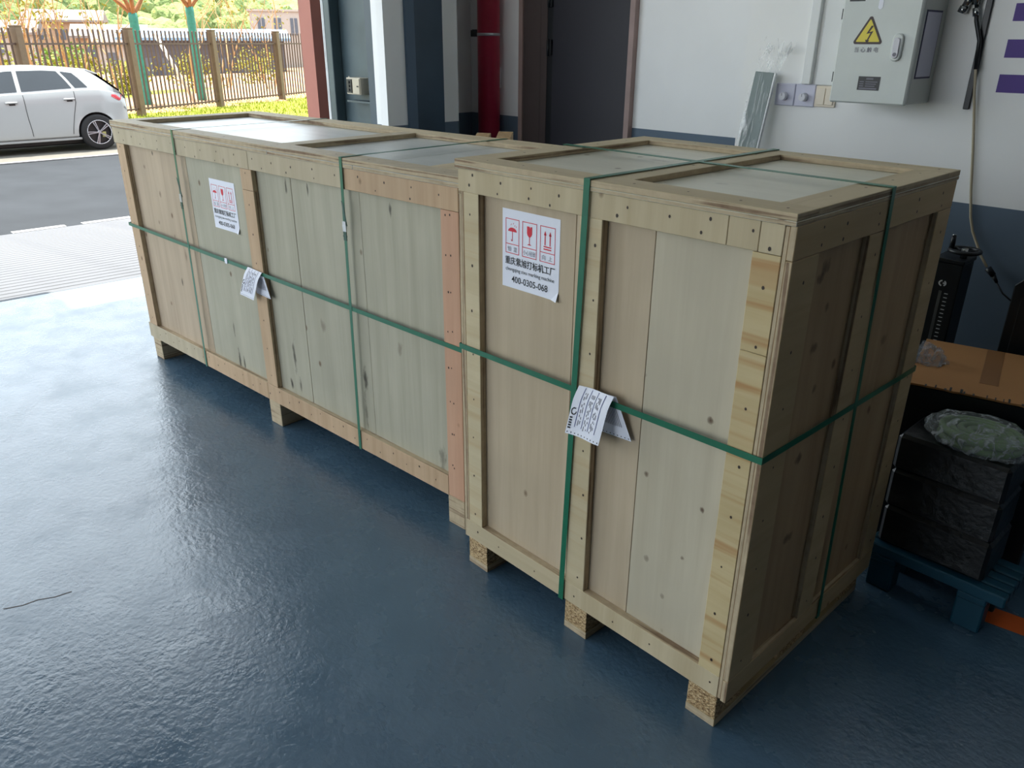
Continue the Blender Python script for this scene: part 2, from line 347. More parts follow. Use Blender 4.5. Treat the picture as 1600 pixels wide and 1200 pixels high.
    rows.append(('x', .94, [(y, z) for y in (.05, .365, .735) for z in zz]+[(y, z) for y in (.1, .2, .35, .55, .7) for z in (1.18, 1.21)]))
    rows.append(('z', 1.252, [(x, y) for x in (.08, .2, .32, .55, .68, .8, .9) for y in (.03, .75)]+[(x, y) for x in (.03, .47, .9) for y in (.2, .35, .5, .65)]))
    nails(R, rows)
    return R
NEAR = near_crate()
LY = 0.0649; LORG = (-2.4706, -.0511, 0)
def long_crate():
    R = empty('plywood_crate', LORG, LY, label='long low plywood crate standing beside the roller door opening', cat='crate')
    D, H, L = .755, 1.18, 2.37
    for a, b, m in ((.0045, .644, 'long_panel_pink'), (.646, 1.175, 'long_panel'), (1.1755, 1.444, 'long_panel'), (1.4465, 1.85, 'long_panel'), (1.852, 2.345, 'long_panel')):
        ply('front_sheet', R, (a, .022 if a < 1.8 else .021, .115), (b, .034, 1.148), 'y', m, .0010)
    for a, b, z0, z1, m in ((.004, .087, .186, 1.08, 'long_rail'), (1.133, 1.215, .186, 1.0, 'long_rail'), (1.133, 1.215, 1.0015, 1.08, 'long_rail'), (2.268, 2.345, .112, 1.08, 'long_stud_pink')):
        ply('stud', R, (a, 0, z0), (b, .022, z1), 'y', m)
    for a, b, m in ((-.016, 1.2, 'long_rail_pale'), (1.2015, 1.80, 'long_rail_pale'), (1.8015, 2.345, 'long_rail')): ply('top_rail', R, (a, 0, 1.081), (b, .022, 1.15), 'y', m)
    for a, b, m in ((-.016, .56, 'long_rail_pale'), (.5615, 1.13, 'long_rail'), (1.1315, 2.267, 'long_rail')): ply('bottom_rail', R, (a, 0, .109), (b, .022, .185), 'y', m)
    for x0, x1, st in ((-.018, .004, -1), (2.346, 2.37, 1)):
        xa, xb = (x0+.01, x1) if st < 0 else (x0, x1-.012)
        ply('end_sheet', R, (xa, .023, .115), (xb, D, 1.148), 'x', 'long_panel')
        fa, fb = (x0, x0+.0095) if st < 0 else (x1-.0115, x1)
        for a, b in ((.023, .10), (.34, .42), (.675, .754)): ply('stud', R, (fa, a, .186), (fb, b, 1.08), 'x', 'long_rail_pale')
        ply('top_rail', R, (fa, .023, 1.081), (fb, .754, 1.15), 'x', 'rail_y'); ply('bottom_rail', R, (fa, .023, .109), (fb, .754, .185), 'x', 'rail_y')
    ply('back_sheet', R, (.005, D-.034, .115), (2.345, D-.022, 1.148), 'y', 'long_panel')
    for a, b in ((.005, .087), (1.133, 1.215), (2.268, 2.345)): ply('stud', R, (a, D-.022, .186), (b, D, 1.08), 'y', 'long_rail_pale')
    ply('top_rail', R, (.005, D-.022, 1.081), (2.345, D, 1.15), 'y', 'long_rail'); ply('bottom_rail', R, (.005, D-.022, .109), (2.345, D, .185), 'y', 'long_rail')
    for a, b in ((-.018, .63), (.6315, 1.35), (1.3515, 1.86), (1.8615, 2.37)): ply('lid_sheet', R, (a, -.004, 1.1505), (b, .76, 1.163), 'z', 'long_lid_panel')
    for lo, hi, m in (((-.018, -.004), (2.37, .078), 'long_rail_pale'), ((-.018, .655), (2.37, .76), 'rail_x'), ((-.018, .0785), (.085, .6545), 'long_rail_pale'), ((2.14, .0785), (2.37, .6545), 'rail_y'), ((1.325, .0785), (1.405, .6545), 'long_rail_pale')):
        ply('lid_batten', R, (*lo, 1.1635), (*hi, 1.1815), 'z', m)
    for a, b in ((.006, .088), (1.126, 1.21), (2.262, 2.342)):
        ply('runner', R, (a, .002, 0), (b, .75, .1085), 'z', 'rail_y', .002)
    ply('floor_sheet', R, (.005, .035, .109), (2.345, D-.036, .125), 'z', 'rail_x')
    rows = []; zz = [.23+.12*i for i in range(8)]
    rows.append(('y', 0, [(x, z) for x in (.045, 1.175, 2.305, 2.29) for z in zz]+[(.13*i+.06, 1.125) for i in range(18)]+[(.17*i+.1, 1.095) for i in range(13)]+[(.15*i+.1, .14) for i in range(15)]+[(.15*i+.17, .165) for i in range(14)]))
    rows.append(('z', 1.1815, [(.18*i+.1, y) for i in range(13) for y in (.03, .72)]))
    nails(R, rows)
    return R
LONG = long_crate()
LM = Matrix.Translation(LORG) @ Matrix.Rotation(LY, 4, 'Z')

# ---- shipping stickers
def sticker(parent, x0, y, z0, wd, ht):
    """printed square label stuck on a crate front, text as flat lettering in front of the paper"""
    mb = MB(); n = 8; vs = []
    for j in range(n+1):
        for i in range(n+1):
            u, v = i/n, j/n; curl = max(0, (u-.86)/.14)*max(0, (.12-v)/.12)*.010
            vs.append((x0+u*wd, y-.0007-curl, z0+v*ht))
    mb.add(vs, [(j*(n+1)+i, j*(n+1)+i+1, (j+1)*(n+1)+i+1, (j+1)*(n+1)+i) for j in range(n) for i in range(n)])
    lb = mb.build('shipping_label', 'paper', parent, fix=False); lb['label'] = 'white printed shipping label'
    yy = y-.0012
    def rect(m_, u0, v0, u1, v1): m_.add([(x0+u0*wd, yy, z0+(1-v1)*ht), (x0+u1*wd, yy, z0+(1-v1)*ht), (x0+u1*wd, yy, z0+(1-v0)*ht), (x0+u0*wd, yy, z0+(1-v0)*ht)], [(0, 1, 2, 3)])
    def poly(m_, pts): m_.add([(x0+u*wd, yy, z0+(1-v)*ht) for u, v in pts], [tuple(range(len(pts)))])
    cells = [(.06, .305), (.36, .615), (.67, .925)]; T, Bm, Dv, t = .115, .555, .43, .009
    for k, (a, b) in enumerate(cells):
        m_ = MB()
        rect(m_, a, T, b, T+t); rect(m_, a, Bm-t, b, Bm); rect(m_, a, T, a+t, Bm); rect(m_, b-t, T, b, Bm); rect(m_, a, Dv, b, Dv+t)
        c = (a+b)/2
        if k == 0:
            poly(m_, [(c+.078*math.cos(q), .275-.05*math.sin(q)) for q in [math.pi*i/14 for i in range(15)]])
            rect(m_, c-.005, .275, c+.005, .385); rect(m_, c-.022, .385, c+.005, .395); rect(m_, c-.022, .37, c-.014, .395)
            for dx, dy in ((-.03, .195), (.012, .18), (.035, .205), (.062, .215)): poly(m_, [(c+dx, dy), (c+dx+.012, dy-.02), (c+dx+.017, dy-.016), (c+dx+.005, dy+.004)])
        elif k == 1:
            poly(m_, [(c-.045, .165), (c-.045, .25), (c-.035, .275), (c-.012, .295), (c+.012, .295), (c+.035, .275), (c+.045, .25), (c+.045, .165), (c+.02, .165), (c+.012, .19), (c, .165)])
            rect(m_, c-.006, .29, c+.006, .385); poly(m_, [(c-.04, .395), (c-.01, .38), (c+.01, .38), (c+.04, .395)])
        else:
            for dx in (-.042, .042):
                rect(m_, c+dx-.008, .21, c+dx+.008, .345); poly(m_, [(c+dx-.022, .225), (c+dx, .17), (c+dx+.022, .225)])
            rect(m_, c-.065, .355, c+.065, .37); rect(m_, c-.065, .385, c+.065, .40)
        o = m_.build('handling_symbol', 'ink_red', lb, fix=False)
        s_ = ('怕  湿', '小心轻放', '向  上')[k]
        text_mesh(s_, lb, 'ink_grey', (x0+c*wd, yy, z0+(1-.495)*ht), (1, 0, 0), (0, 0, 1), (.17, .215, .17)[k]*wd, .062*ht)
    for s_, cv, wv, hv, bo in (('重庆紫旭打标机工厂', .645, .88, .105, .012), ('chongqing zixu marking machine', .762, .86, .062, .0), ('400-0305-068', .88, .64, .085, .002)):
        text_mesh(s_, lb, 'ink_black', (x0+.495*wd, yy, z0+(1-cv)*ht), (1, 0, 0), (0, 0, 1), wv*wd, hv*ht, bold=bo)
sticker(NEAR, .142, .022, .943, .201, .202)
sticker(LONG, .83, .0215, .805, .203, .203)

# ---- straps
E1 = .0012
st = ribbon_loop([(.410, -E1-.002, .094), (.445, -E1-.006, 1.2545), (.452, .786, 1.2545), (.452, .781, .094)], (1, 0, -.02), .0175, 'packing_strap', 'strap_green')
tag(st, 'green plastic strap running front to back over the nearest crate', 'strap', 'green packing straps')
st = ribbon_loop([(-.0155, .415, 1.2545), (.9425, .395, 1.2545), (.9425, .455, .0925), (-.0105, .415, .0925)], (0, 1, .05), .016, 'packing_strap', 'strap_green')
tag(st, 'green plastic strap running lengthwise over the nearest crate and down its right end', 'strap', 'green packing straps')
st = ribbon_loop([(-.0098, -.0035, .737), (.9420, -.0035, .752), (.9420, .7795, .737), (-.0098, .7795, .737)], (0, 0, 1), .0155, 'packing_strap', 'strap_green')
tag(st, 'green plastic strap girdling the nearest crate at half height', 'strap', 'green packing straps')
def lstrap(path, wd, width, label, m='strap_green'):
    o = ribbon_loop([LM @ Vector(p) for p in path], LM.to_3x3() @ Vector(wd), width, 'packing_strap', m); return tag(o, label, 'strap', 'green packing straps')
s1 = lstrap([(.583, -E1-.001, .1075), (.615, -.0052, 1.183), (.625, .7615, 1.183), (.60, .7565, .1075)], (1, 0, -.03), .0145, 'green strap over the long crate between its first two studs')
s2 = lstrap([(1.777, -E1-.001, .1075), (1.800, -.0052, 1.183), (1.815, .7615, 1.183), (1.78, .7565, .1075)], (1, 0, -.02), .0145, 'green strap over the long crate between its middle stud and pink stud')
s3 = lstrap([(-.0195, -.0025, .695), (2.3715, -.0025, .660), (2.3715, .757, .660), (-.0195, .757, .695)], (0, 0, 1), .0155, 'green strap girdling the long crate lengthwise below its label')
def clip(parent, p, m='steel', size=(.018, .004, .034)):
    q = LM @ Vector(p); mt = Matrix.Translation(q) @ Matrix.Rotation(LY, 4, 'Z'); a, b, c = [v/2 for v in size]
    MB().box((-a, -b, -c), (a, b, c), mat=mt).box((-a-.001, -b-.0006, -c*.2), (a+.001, b+.0002, c*.2), mat=mt).build('seal_clip', m, parent)
clip(s1, (.606, -.006, .90)); clip(s1, (.6045, -.0055, .868), 'strap_dark', (.016, .003, .03))
clip(s2, (1.7955, -.006, .958)); clip(s2, (1.7945, -.0055, .925), 'strap_dark', (.016, .003, .03))
clip(s3, (.93, -.0045, .6815), 'paper', (.020, .003, .022))
for par, x, z in ((s1, .611, .955), (s2, 1.799, 1.01)):      # loose tail of each strap above its seal
    vs = [LM @ Vector(p) for p in ((x-.004, -.004, z-.05), (x+.009, -.004, z-.05), (x+.011, -.016, z+.03), (x+.001, -.015, z+.035))]
    vs += [v+Vector((0, .001, 0)) for v in vs]
    MB().add(vs, [(0, 1, 2, 3), (7, 6, 5, 4), (0, 4, 5, 1), (1, 5, 6, 2), (2, 6, 7, 3), (3, 7, 4, 0)]).build('strap_tail', 'strap_dark', par)

# ---- waybills folded over the girdling straps
def waybill(c, label, tone, detail=True):
    """c: function (u, v, side) -> point; u across the sheet, v down from the fold"""
    R = empty('waybill', c(.5, 0, 0), 0, label=label, cat='waybill'); org = Vector(R.location)
    for side, nm in ((0, 'front_leaf'), (1, 'back_leaf')):
        n, k = 8, 8; vs = [Vector(c(i/n, j/k, side))-org for j in range(k+1) for i in range(n+1)]
        fs = [(j*(n+1)+i, j*(n+1)+i+1, (j+1)*(n+1)+i+1, (j+1)*(n+1)+i) for j in range(k) for i in range(n)]
        leaf = MB().add(vs, fs, 0, True).build(nm, 'paper', R, fix=False)
        def q(mb, u0, v0, u1, v1, off=-.0008):
            p = [Vector(c(u, v, side))-org+Vector((0, off, 0)) for u, v in ((u0, v0), (u1, v0), (u1, v1), (u0, v1))]; mb.add(p, [(0, 1, 2, 3)])
        hol = MB()
        for i in range(10): q(hol, .05+.1*i-.012, .94, .05+.1*i+.012, .965)
        hol.build('punch_holes', 'ink_black', leaf, fix=False)
        if side == 0:
            ln = MB()
            for u in (.2, .39, .59, .81):
                for j in range(8): q(ln, u-.008, .02+j*.1, u+.008, .02+(j+1)*.1)
            ln.build('ruled_lines', 'ink_blue', leaf, fix=False)
            gr = MB()
            for u in (.26, .31, .45, .49, .53, .65, .69, .73):
                v = .1
                while v < .8:
                    h = random.uniform(.02, .12); q(gr, u-.010, v, u+.010, v+h); v += h+random.uniform(.03, .12)
            gr.build('printed_rows', 'ink_grey', leaf, fix=False)
            tt = MB()
            for i in range(5): q(tt, .03, .62+i*.055, .10, .62+i*.055+.035)
            tt.build('printed_title', 'ink_black', leaf, fix=False)
            bk = MB()
            for i in range(10):
                t0, t1 = 2*math.pi*i/12, 2*math.pi*(i+1)/12
                p = [Vector(c(.1+r*math.cos(t), .50+r*1.1*math.sin(t), 0))-org+Vector((0, -.0008, 0)) for r, t in ((.05, t0), (.075, t0), (.075, t1), (.05, t1))]; bk.add(p, [(0, 1, 2, 3)])
            bk.build('printed_emblem', 'ink_black', leaf, fix=False)
        else:
            gr = MB()
            for i in range(12): q(gr, .3+.05*i, .25, .318+.05*i, .72)
            gr.build('printed_rows', 'ink_grey', leaf, fix=False)
    return R
def cb(u, v, side):
    x = .447+.112*u; zt = .7615+.008*u
    if side == 0: return (x-.016*v, -.006-.012*math.sin(min(1, v*3)*math.pi/2)-.016*v+.004*math.sin(u*5), zt-.126*v)
    return (x+.045*v+.0, -.004+.018*v*.6+.003, zt-.105*v-.003)
waybill(cb, 'white waybill hanging over the strap on the nearest crate', 1)
def cl(u, v, side):
    x = 1.108+.105*u; zt = .690-.004*u
    if side == 0: p = (x-.045*v, -.006-.012*math.sin(min(1, v*3)*math.pi/2)-.014*v, zt-.118*v)
    else: p = (x+.035*v, -.003+.002*v, zt-.10*v-.003)
    return tuple(LM @ Vector(p))
waybill(cl, 'grey-white waybill hanging over the strap on the long crate', 1)

# ------------------------------------------------------------------ alcove, door, columns
plain('door_brown', rgb(74, 62, 60), .45, var=.1, vscale=3); plain('door_dark', rgb(28, 26, 36), .55, var=.08, vscale=2); plain('door_trim', rgb(150, 126, 120), .5)
plain('column_blue', rgb(52, 70, 86), .42, var=.2, vscale=2.2); plain('column_grey', rgb(66, 82, 88), .45, var=.25, vscale=2.5)
plain('brick_red', rgb(150, 92, 80), .6, var=.1, vscale=2); plain('white_trim', rgb(215, 218, 220), .5)
plain('pipe_red', rgb(168, 34, 60), .35, var=.15, vscale=4); plain('matte_black', rgb(14, 17, 21), .45, var=.2); plain('beige', rgb(188, 178, 158), .5)
dr = struct(MB().box((-2.90, 2.99, 0), (-2.86, 3.029, 2.2)).box((-1.875, 2.985, 0), (-1.835, 3.029, 2.2)).box((-2.90, 2.985, 2.2), (-1.835, 3.029, 2.25)).build('door_1', 'door_trim'))
MB().box((-2.858, 3.0, .01), (-2.62, 3.028, 2.19)).box((-2.80, 2.996, .1), (-2.68, 3.0, 2.1)).build('side_leaf', 'door_brown', dr, .002)
MB().box((-2.565, 3.0, .01), (-1.877, 3.028, 2.19)).build('door_leaf', 'door_dark', dr, .003)
MB().box((-2.62, 3.006, .01), (-2.565, 3.028, 2.19)).build('meeting_stile', 'matte_black', dr)
for z in (.4, 1.49, 1.80): MB().box((-2.61, 2.985, z-.05), (-2.565, 3.006, z+.05)).cyl((-2.59, 2.982, z-.055), (-2.59, 2.982, z+.055), .009).build('hinge', 'matte_black', dr)
# brick-red jamb with thin white guide strips, steel channel, blue column
struct(MB().box((-4.30, 2.01, -.3), (-4.12, 2.449, 4.5)).build('wall_jamb', 'brick_red'))
ch = empty('steel_door_channel', (-3.45, 1.95, 0), 0, label='grey-green steel channel post beside the brick-red jamb', cat='post')
MB().box((-.30, .03, 0), (.20, .045, 3.6)).build('web', 'column_grey', ch)
MB().box((-.31, -.05, 0), (-.235, .029, 3.6)).build('flange', 'column_grey', ch, .004)
MB().box((.20, -.05, 0), (.298, .045, 3.6)).build('flange', 'column_blue', ch, .003)
MB().box((-.10, -.04, 1.125), (.199, .029, 1.137)).build('shelf_plate', 'column_grey', ch)
for z in (1.80,): 
    for x in (.08, .13, .17): MB().cyl((x, .03, z), (x, .012, z), .012, n=8).build('bolt', 'dark_steel', ch)
for x in (-3.785, -3.768):
    tag(MB().box((x-.006, 1.90, 0), (x+.004, 1.93, 3.6)).build('door_guide_strip', 'white_trim'), 'thin white guide strip, '+('left' if x < -3.78 else 'right')+' of the pair beside the steel channel', 'strip', 'white guide strips')
cbx = empty('control_box', (-3.42, 1.93, 1.235), 0, label='small beige shutter control box on the steel channel', cat='control box')
MB().box((-.085, -.045, -.055), (.09, .048, .055)).build('case', 'beige', cbx, .004)
MB().box((-.075, -.052, -.045), (-.01, -.0455, .045)).build('button_plate', 'matte_black', cbx, .002)
for z in (-.025, 0, .025): MB().cyl((-.042, -.052, z), (-.042, -.058, z), .009, n=10).build('push_button', 'dark_steel', cbx)
MB().box((.0, -.05, -.05), (.085, -.0455, .05)).build('cover', 'beige', cbx, .002)
MB().box((.055, -.054, -.004), (.075, -.0505, .004)).build('latch', 'dark_steel', cbx)
MB().tube([(-.085, 0, .04), (-.115, 0, .055), (-.13, 0, .02), (-.135, .02, -.05)], .007).build('conduit', 'beige', cbx)
tag(MB().prism([(-3.0, 2.27), (-2.885, 2.27), (-2.885, 2.04), (-2.925, 2.0), (-2.949, 2.0), (-2.949, 2.2)][::-1], 'z', 0, 4.49).build('steel_column', 'column_blue'), 'dark blue painted steel column standing against the white pier', 'column')
pp = empty('fire_pipe', (-3.155, 2.925, 0), 0, label='thick red fire pipe rising in the corner of the alcove', cat='pipe')
MB().cyl((0, 0, 0), (0, 0, 4.49), .084, n=28).build('pipe', 'pipe_red', pp)
MB().cyl((0, 0, 1.565), (0, 0, 1.585), .0865, n=28).build('clamp_band', 'steel', pp)
MB().box((-.17, -.03, 1.56), (-.083, .03, 1.605)).box((-.19, .0, 1.595), (-.05, .1, 1.61)).build('bracket', 'dark_steel', pp)
MB().box((-.01, .082, 1.2), (.03, .1, 1.35)).build('flange_lug', 'white_trim', pp)
# scrap plywood strips standing in the alcove
wood('scrap', rgb(190, 160, 120), rgb(160, 128, 92), 'z')
ORD = ['first', 'second', 'third', 'fourth', 'fifth', 'sixth', 'seventh', 'eighth', 'ninth', 'tenth']
for bx, by, n, rz in ((-2.20, 2.00, 5, .55), (-2.02, 2.02, 6, .6)):
    for i in range(n):
        o = ply('plywood_strip', None, (-.045, -.008, 0), (.045, .008, .986+.007*i-(.012 if n == 5 else 0)), 'y', 'scrap')
        o.location = (bx-math.sin(rz)*.0168*i, by+math.cos(rz)*.0168*i, 0); o.rotation_euler = (0, 0, rz)
        tag(o, ORD[i]+' pale plywood strip from the front '+('in the shorter stack before the red pipe' if n == 5 else 'in the stack beside the dark door'), 'plywood strip', 'plywood offcuts behind the long crate')

# ------------------------------------------------------------------ things on the right wall
plain('switch_lilac', rgb(196, 196, 214), .4, var=.03); plain('knob_grey', rgb(206, 206, 214), .45, var=.03); plain('switch_cream', rgb(226, 214, 196), .45, var=.03); plain('trunk_white', rgb(222, 224, 224), .45, var=.03)
plain('cab_grey', rgb(206, 211, 208), .45, var=.04); plain('cab_side', rgb(196, 200, 196), .45, var=.04); plain('warn_yellow', rgb(224, 206, 70), .5, var=.03); plain('warn_dark', rgb(58, 40, 40), .5, var=0)
plain('plate_black', rgb(28, 28, 32), .4, var=.05); plain('window_sheet', rgb(196, 196, 214), .35, var=.02); plain('frame_navy', rgb(40, 38, 84), .4, var=.05); plain('purple', rgb(70, 40, 130), .55, var=.04); plain('chrome', rgb(170, 172, 172), .18, 1.0)
WY = 1.82
for i, (x0, lab) in enumerate(((-.143, 'lilac dimmer plate with round knob, left one beside the wrapped panel'), (-.056, 'lilac dimmer plate with round knob, next to the light switch'))):
    R = empty('dimmer_switch', (x0+.043, WY, 1.337), 0, label=lab, cat='switch', group='dimmer switches')
    MB().box((-.043, -.011, -.042), (.0425, 0, .042)).build('plate', 'switch_lilac', R, .003)
    kb = MB().cyl((0, -.011, -.006), (0, -.036, -.006), .0165, .014, 20).build('knob', 'knob_grey', R)
    MB().box((-.0012, -.0366, -.004), (.0012, -.0358, .007)).build('pointer', 'ink_grey', kb)
R = empty('light_switch', (.072, WY, 1.337), 0, label='cream double rocker light switch partly behind the cabinet', cat='switch')
MB().box((-.0425, -.009, -.039), (.0425, 0, .039)).build('plate', 'switch_cream', R, .002)
for s_ in (-1, 1): MB().box((-.017+s_*.018, -.014, -.031), (.017+s_*.018, -.0092, .031)).build('rocker', 'switch_cream', R, .0015)
tag(MB().box((-.03, WY-.024, 1.380), (.006, WY, 3.2)).build('cable_trunking', 'trunk_white', None, .002), 'narrow white cable trunking rising above the dimmers', 'trunking')
tag(MB().box((.022, WY-.010, 1.378), (.16, WY, 3.2)).build('cable_trunking', 'trunk_white', None, .002), 'wide flat white trunking board behind the electrical cabinet', 'trunking')
R = empty('electrical_cabinet', (.19, 1.60, 1.333), 0, label='grey wall-mounted electrical cabinet with yellow hazard triangle', cat='cabinet')
CW, CH = .270, .50
MB().box((.004, .024, .002), (CW-.002, WY-1.60-.0005, CH)).build('body', 'cab_side', R, .004)
dd = MB().box((0, 0, 0), (CW, .0235, CH)).build('door', 'cab_grey', R, .005)
for z in (.085, .29): MB().box((-.004, .006, z-.017), (.0005, .022, z+.017)).build('hinge', 'matte_black', R)
def tri(r, y, z0, c=(.106, .205), soft=.008):
    pts = []
    for q in (90, 210, 330):
        for dq in (-40, -20, 0, 20, 40):
            a = math.radians(q); b = math.radians(q+dq); pts.append((c[0]+(r-soft*2)*math.cos(a)*1.0+soft*math.cos(b), c[1]+z0+(r-soft*2)*math.sin(a)+soft*math.sin(b)))
    return pts
wt = MB().prism(tri(.064, 0, .02), 'y', -.0008, 0).build('hazard_triangle', 'warn_dark', R)
MB().prism(tri(.049, 0, .02, soft=.003), 'y', -.0014, -.0008).build('yellow_field', 'warn_yellow', wt)
bolt = [(.112, .252), (.098, .226), (.112, .229), (.103, .207), (.097, .208), (.1025, .196), (.112, .206), (.1075, .206), (.1205, .235), (.107, .2315), (.1195, .2515)]
MB().prism(bolt, 'y', -.002, -.0014).build('lightning_bolt', 'warn_dark', wt)
text_mesh('当 心 触 电', R, 'ink_grey', (.107, -.0006, .176), (1, 0, 0), (0, 0, 1), .083, .0175, name='warning_text', bold=.01)
hd = MB()
def stadium(w_, h_, cx, cz, n=10): 
    r = w_/2; return [(cx+r*math.cos(math.pi*i/n), cz+h_/2-r+r*math.sin(math.pi*i/n)) for i in range(n+1)]+[(cx-r*math.cos(math.pi*i/n), cz-h_/2+r-r*math.sin(math.pi*i/n)) for i in range(n+1)]
hh = MB().prism(stadium(.036, .088, .212, .184), 'y', -.010, 0).build('handle', 'cab_grey', R, .003)
MB().prism(stadium(.022, .066, .212, .182), 'y', -.016, -.010).build('handle_lever', 'knob_grey', hh, .002)
MB().cyl((.212, -.0165, .162), (.212, -.0175, .162), .006, n=14).build('key_lock', 'ink_grey', hh)
np_ = MB().box((.097, -.001, .045), (.174, 0, .090)).build('name_plate', 'plate_black', R)
pr = MB(); pr.box((.125, -.0014, .080), (.150, -.001, .085))
for i, z in enumerate((.071, .064, .057)): pr.box((.103, -.0014, z), (.118, -.001, z+.003)).box((.124, -.0014, z), (.166-.004*i, -.001, z+.003))
pr.box((.103, -.0014, .048), (.166, -.001, .053)); o = pr.build('plate_print', 'ink_grey', np_); o['kind'] = 'stuff'
MB().box((.02, -.001, .329), (.075, 0, .336)).build('top_plate', 'plate_black', R)
MB().prism(stadium(.016, .031, 0, 0), 'y', -.0012, 0).build('round_sticker', 'paper', R).location = (.131, 0, .318)
vw = MB().box((CW-.002+.0, .046, .085), (CW-.0005, .180, .30)).build('side_frame', 'frame_navy', R)
MB().box((CW-.0005, .052, .091), (CW+.0005, .174, .294)).build('side_sheet', 'window_sheet', vw)
# wall graphic stripes
for z0, z1, lab in ((1.599, 1.652, 'top'), (1.488, 1.544, 'middle'), (1.379, 1.436, 'bottom')):
    tag(MB().box((.669, WY-.0015, z0), (1.9, WY, z1)).build('wall_stripe', 'purple'), lab+' purple stripe sticker of the three on the right wall', 'wall sticker', 'purple wall stripes')
# dark strip, hose, fittings, cable
tag(MB().box((.580, WY-.012, 1.32), (.600, WY, 2.6)).build('cable_strip', 'plate_black', None, .002), 'narrow dark cable strip running down the wall beside the cabinet', 'cable strip')
plain('hose_beige', rgb(176, 164, 140), .35, var=.06)
R = empty('air_hose', (.6, WY-.02, 1.2), 0, label='pale air hose hanging down the wall from metal fittings', cat='hose')
hp = [(.553, 1.80, 1.66), (.567, 1.795, 1.60), (.590, 1.795, 1.54), (.600, 1.79, 1.45), (.612, 1.795, 1.37), (.628, 1.80, 1.287), (.645, 1.81, 1.18), (.668, 1.81, 1.05), (.688, 1.81, .958), (.705, 1.81, .91), (.728, 1.805, .873), (.755, 1.80, .83), (.785, 1.79, .797)]
off = Vector((.6, WY-.02, 1.2))
MB().tube([Vector(p)-off for p in hp], .0048).build('tube', 'hose_beige', R)
MB().tube([Vector(p)-off for p in hp[:4]], .0075).build('sleeve', 'dark_steel', R)
for p, q_, r_ in (((.553, 1.80, 1.65), (.548, 1.80, 1.75), .014), ((.516, 1.80, 1.635), (.540, 1.80, 1.70), .012), ((.556, 1.798, 1.64), (.562, 1.796, 1.615), .011), ((.512, 1.80, 1.626), (.519, 1.80, 1.645), .015)):
    MB().cyl(Vector(p)-off, Vector(q_)-off, r_, n=12).build('fitting', 'chrome', R)
R = empty('plug_cable', (.81, 1.79, .775), 0, label='thin cable with black plug hanging in front of the grey wainscot', cat='cable')
MB().cyl((-.022, 0, .02), (.002, .0, -.003), .012, .010, 12).build('plug', 'matte_black', R); MB().cyl((.002, 0, -.003), (.018, 0, -.026), .008, .005, 10).build('boot', 'matte_black', R)
MB().tube([(.016, 0, -.024), (.045, 0, -.06), (.085, .0, -.085), (.113, .005, -.095)], .003, 6).build('wire', 'dark_steel', R)
# mirror panel wrapped in clear film, leaning on the wall
plain('mirror_grey', rgb(112, 126, 124), .35, 0, var=.08, vscale=4)
def film(name, base, dens, rough=.12, scale=28, a0=.05, a1=.75, cs=(1, 1, .5)):
    t = NT(name); v = t.coord(cs); f = t.noise(v, scale, 5, .65, 1.5); t.col(base)
    t.l(t.ramp(f, [(.5, (a0,)*3+(1,)), (.72, (a1*dens,)*3+(1,))]), t.b.inputs['Alpha']); t.set(Roughness=rough); t.b.inputs['Specular IOR Level'].default_value = .8
    t.bump(f, .9, .02); MATS[name] = t.m
film('clear_film', rgb(240, 244, 246), 1.0, .1, 26, .0, .9, (1, 1, .14)); film('clear_film_soft', rgb(215, 222, 226), .75, .1, 26, .16, 1.0); film('film_clump', rgb(206, 214, 226), 1.0, .08, 34, .22, .95); film('film_coil', rgb(200, 208, 212), .9, .08, 30, .22, 1.0); film('film_faint', rgb(150, 156, 160), .35, .15, 26, .02, .5)  # white streaks of clear_film stand for highlights on the mirror's film
mt = Matrix.Translation((-.26, 1.58, 0)) @ Matrix.Rotation(math.radians(-7.6), 4, 'X') @ Matrix.Rotation(math.radians(3.2), 4, 'Y')
R = empty('mirror_panel', (-.26, 1.58, 0), 0, label='narrow grey mirror panel in clear film leaning on the wall', cat='panel'); R.rotation_euler = mt.to_euler()
MB().box((-.043, 0, .004), (.043, .010, 1.435)).build('glass_sheet', 'mirror_grey', R, .002)
MB().box((.0435, -.001, .004), (.050, .012, 1.435)).build('white_edge', 'white_trim', R)
vs = []; n = 12; kk = 40
for j in range(kk+1):
    z = 1.42*j/kk if j < 30 else 1.065+.51*(j-30)/10*1.0
    for i in range(n+1):
        x = -.052+.112*i/n; sp = max(0, (z-1.435)/.14)
        w_ = mnoise.noise((x*30, z*9, 0)); vs.append((x*(1+.35*sp)+.035*sp, -.006-.006*w_-.03*sp*mnoise.noise((x*40, z*20, 3)), z-(.05*sp*abs(math.sin(i*1.3)))))
MB().add(vs, [(j*(n+1)+i, j*(n+1)+i+1, (j+1)*(n+1)+i+1, (j+1)*(n+1)+i) for j in range(kk) for i in range(n)], 0, True).build('film_wrap', 'clear_film', R, fix=False)

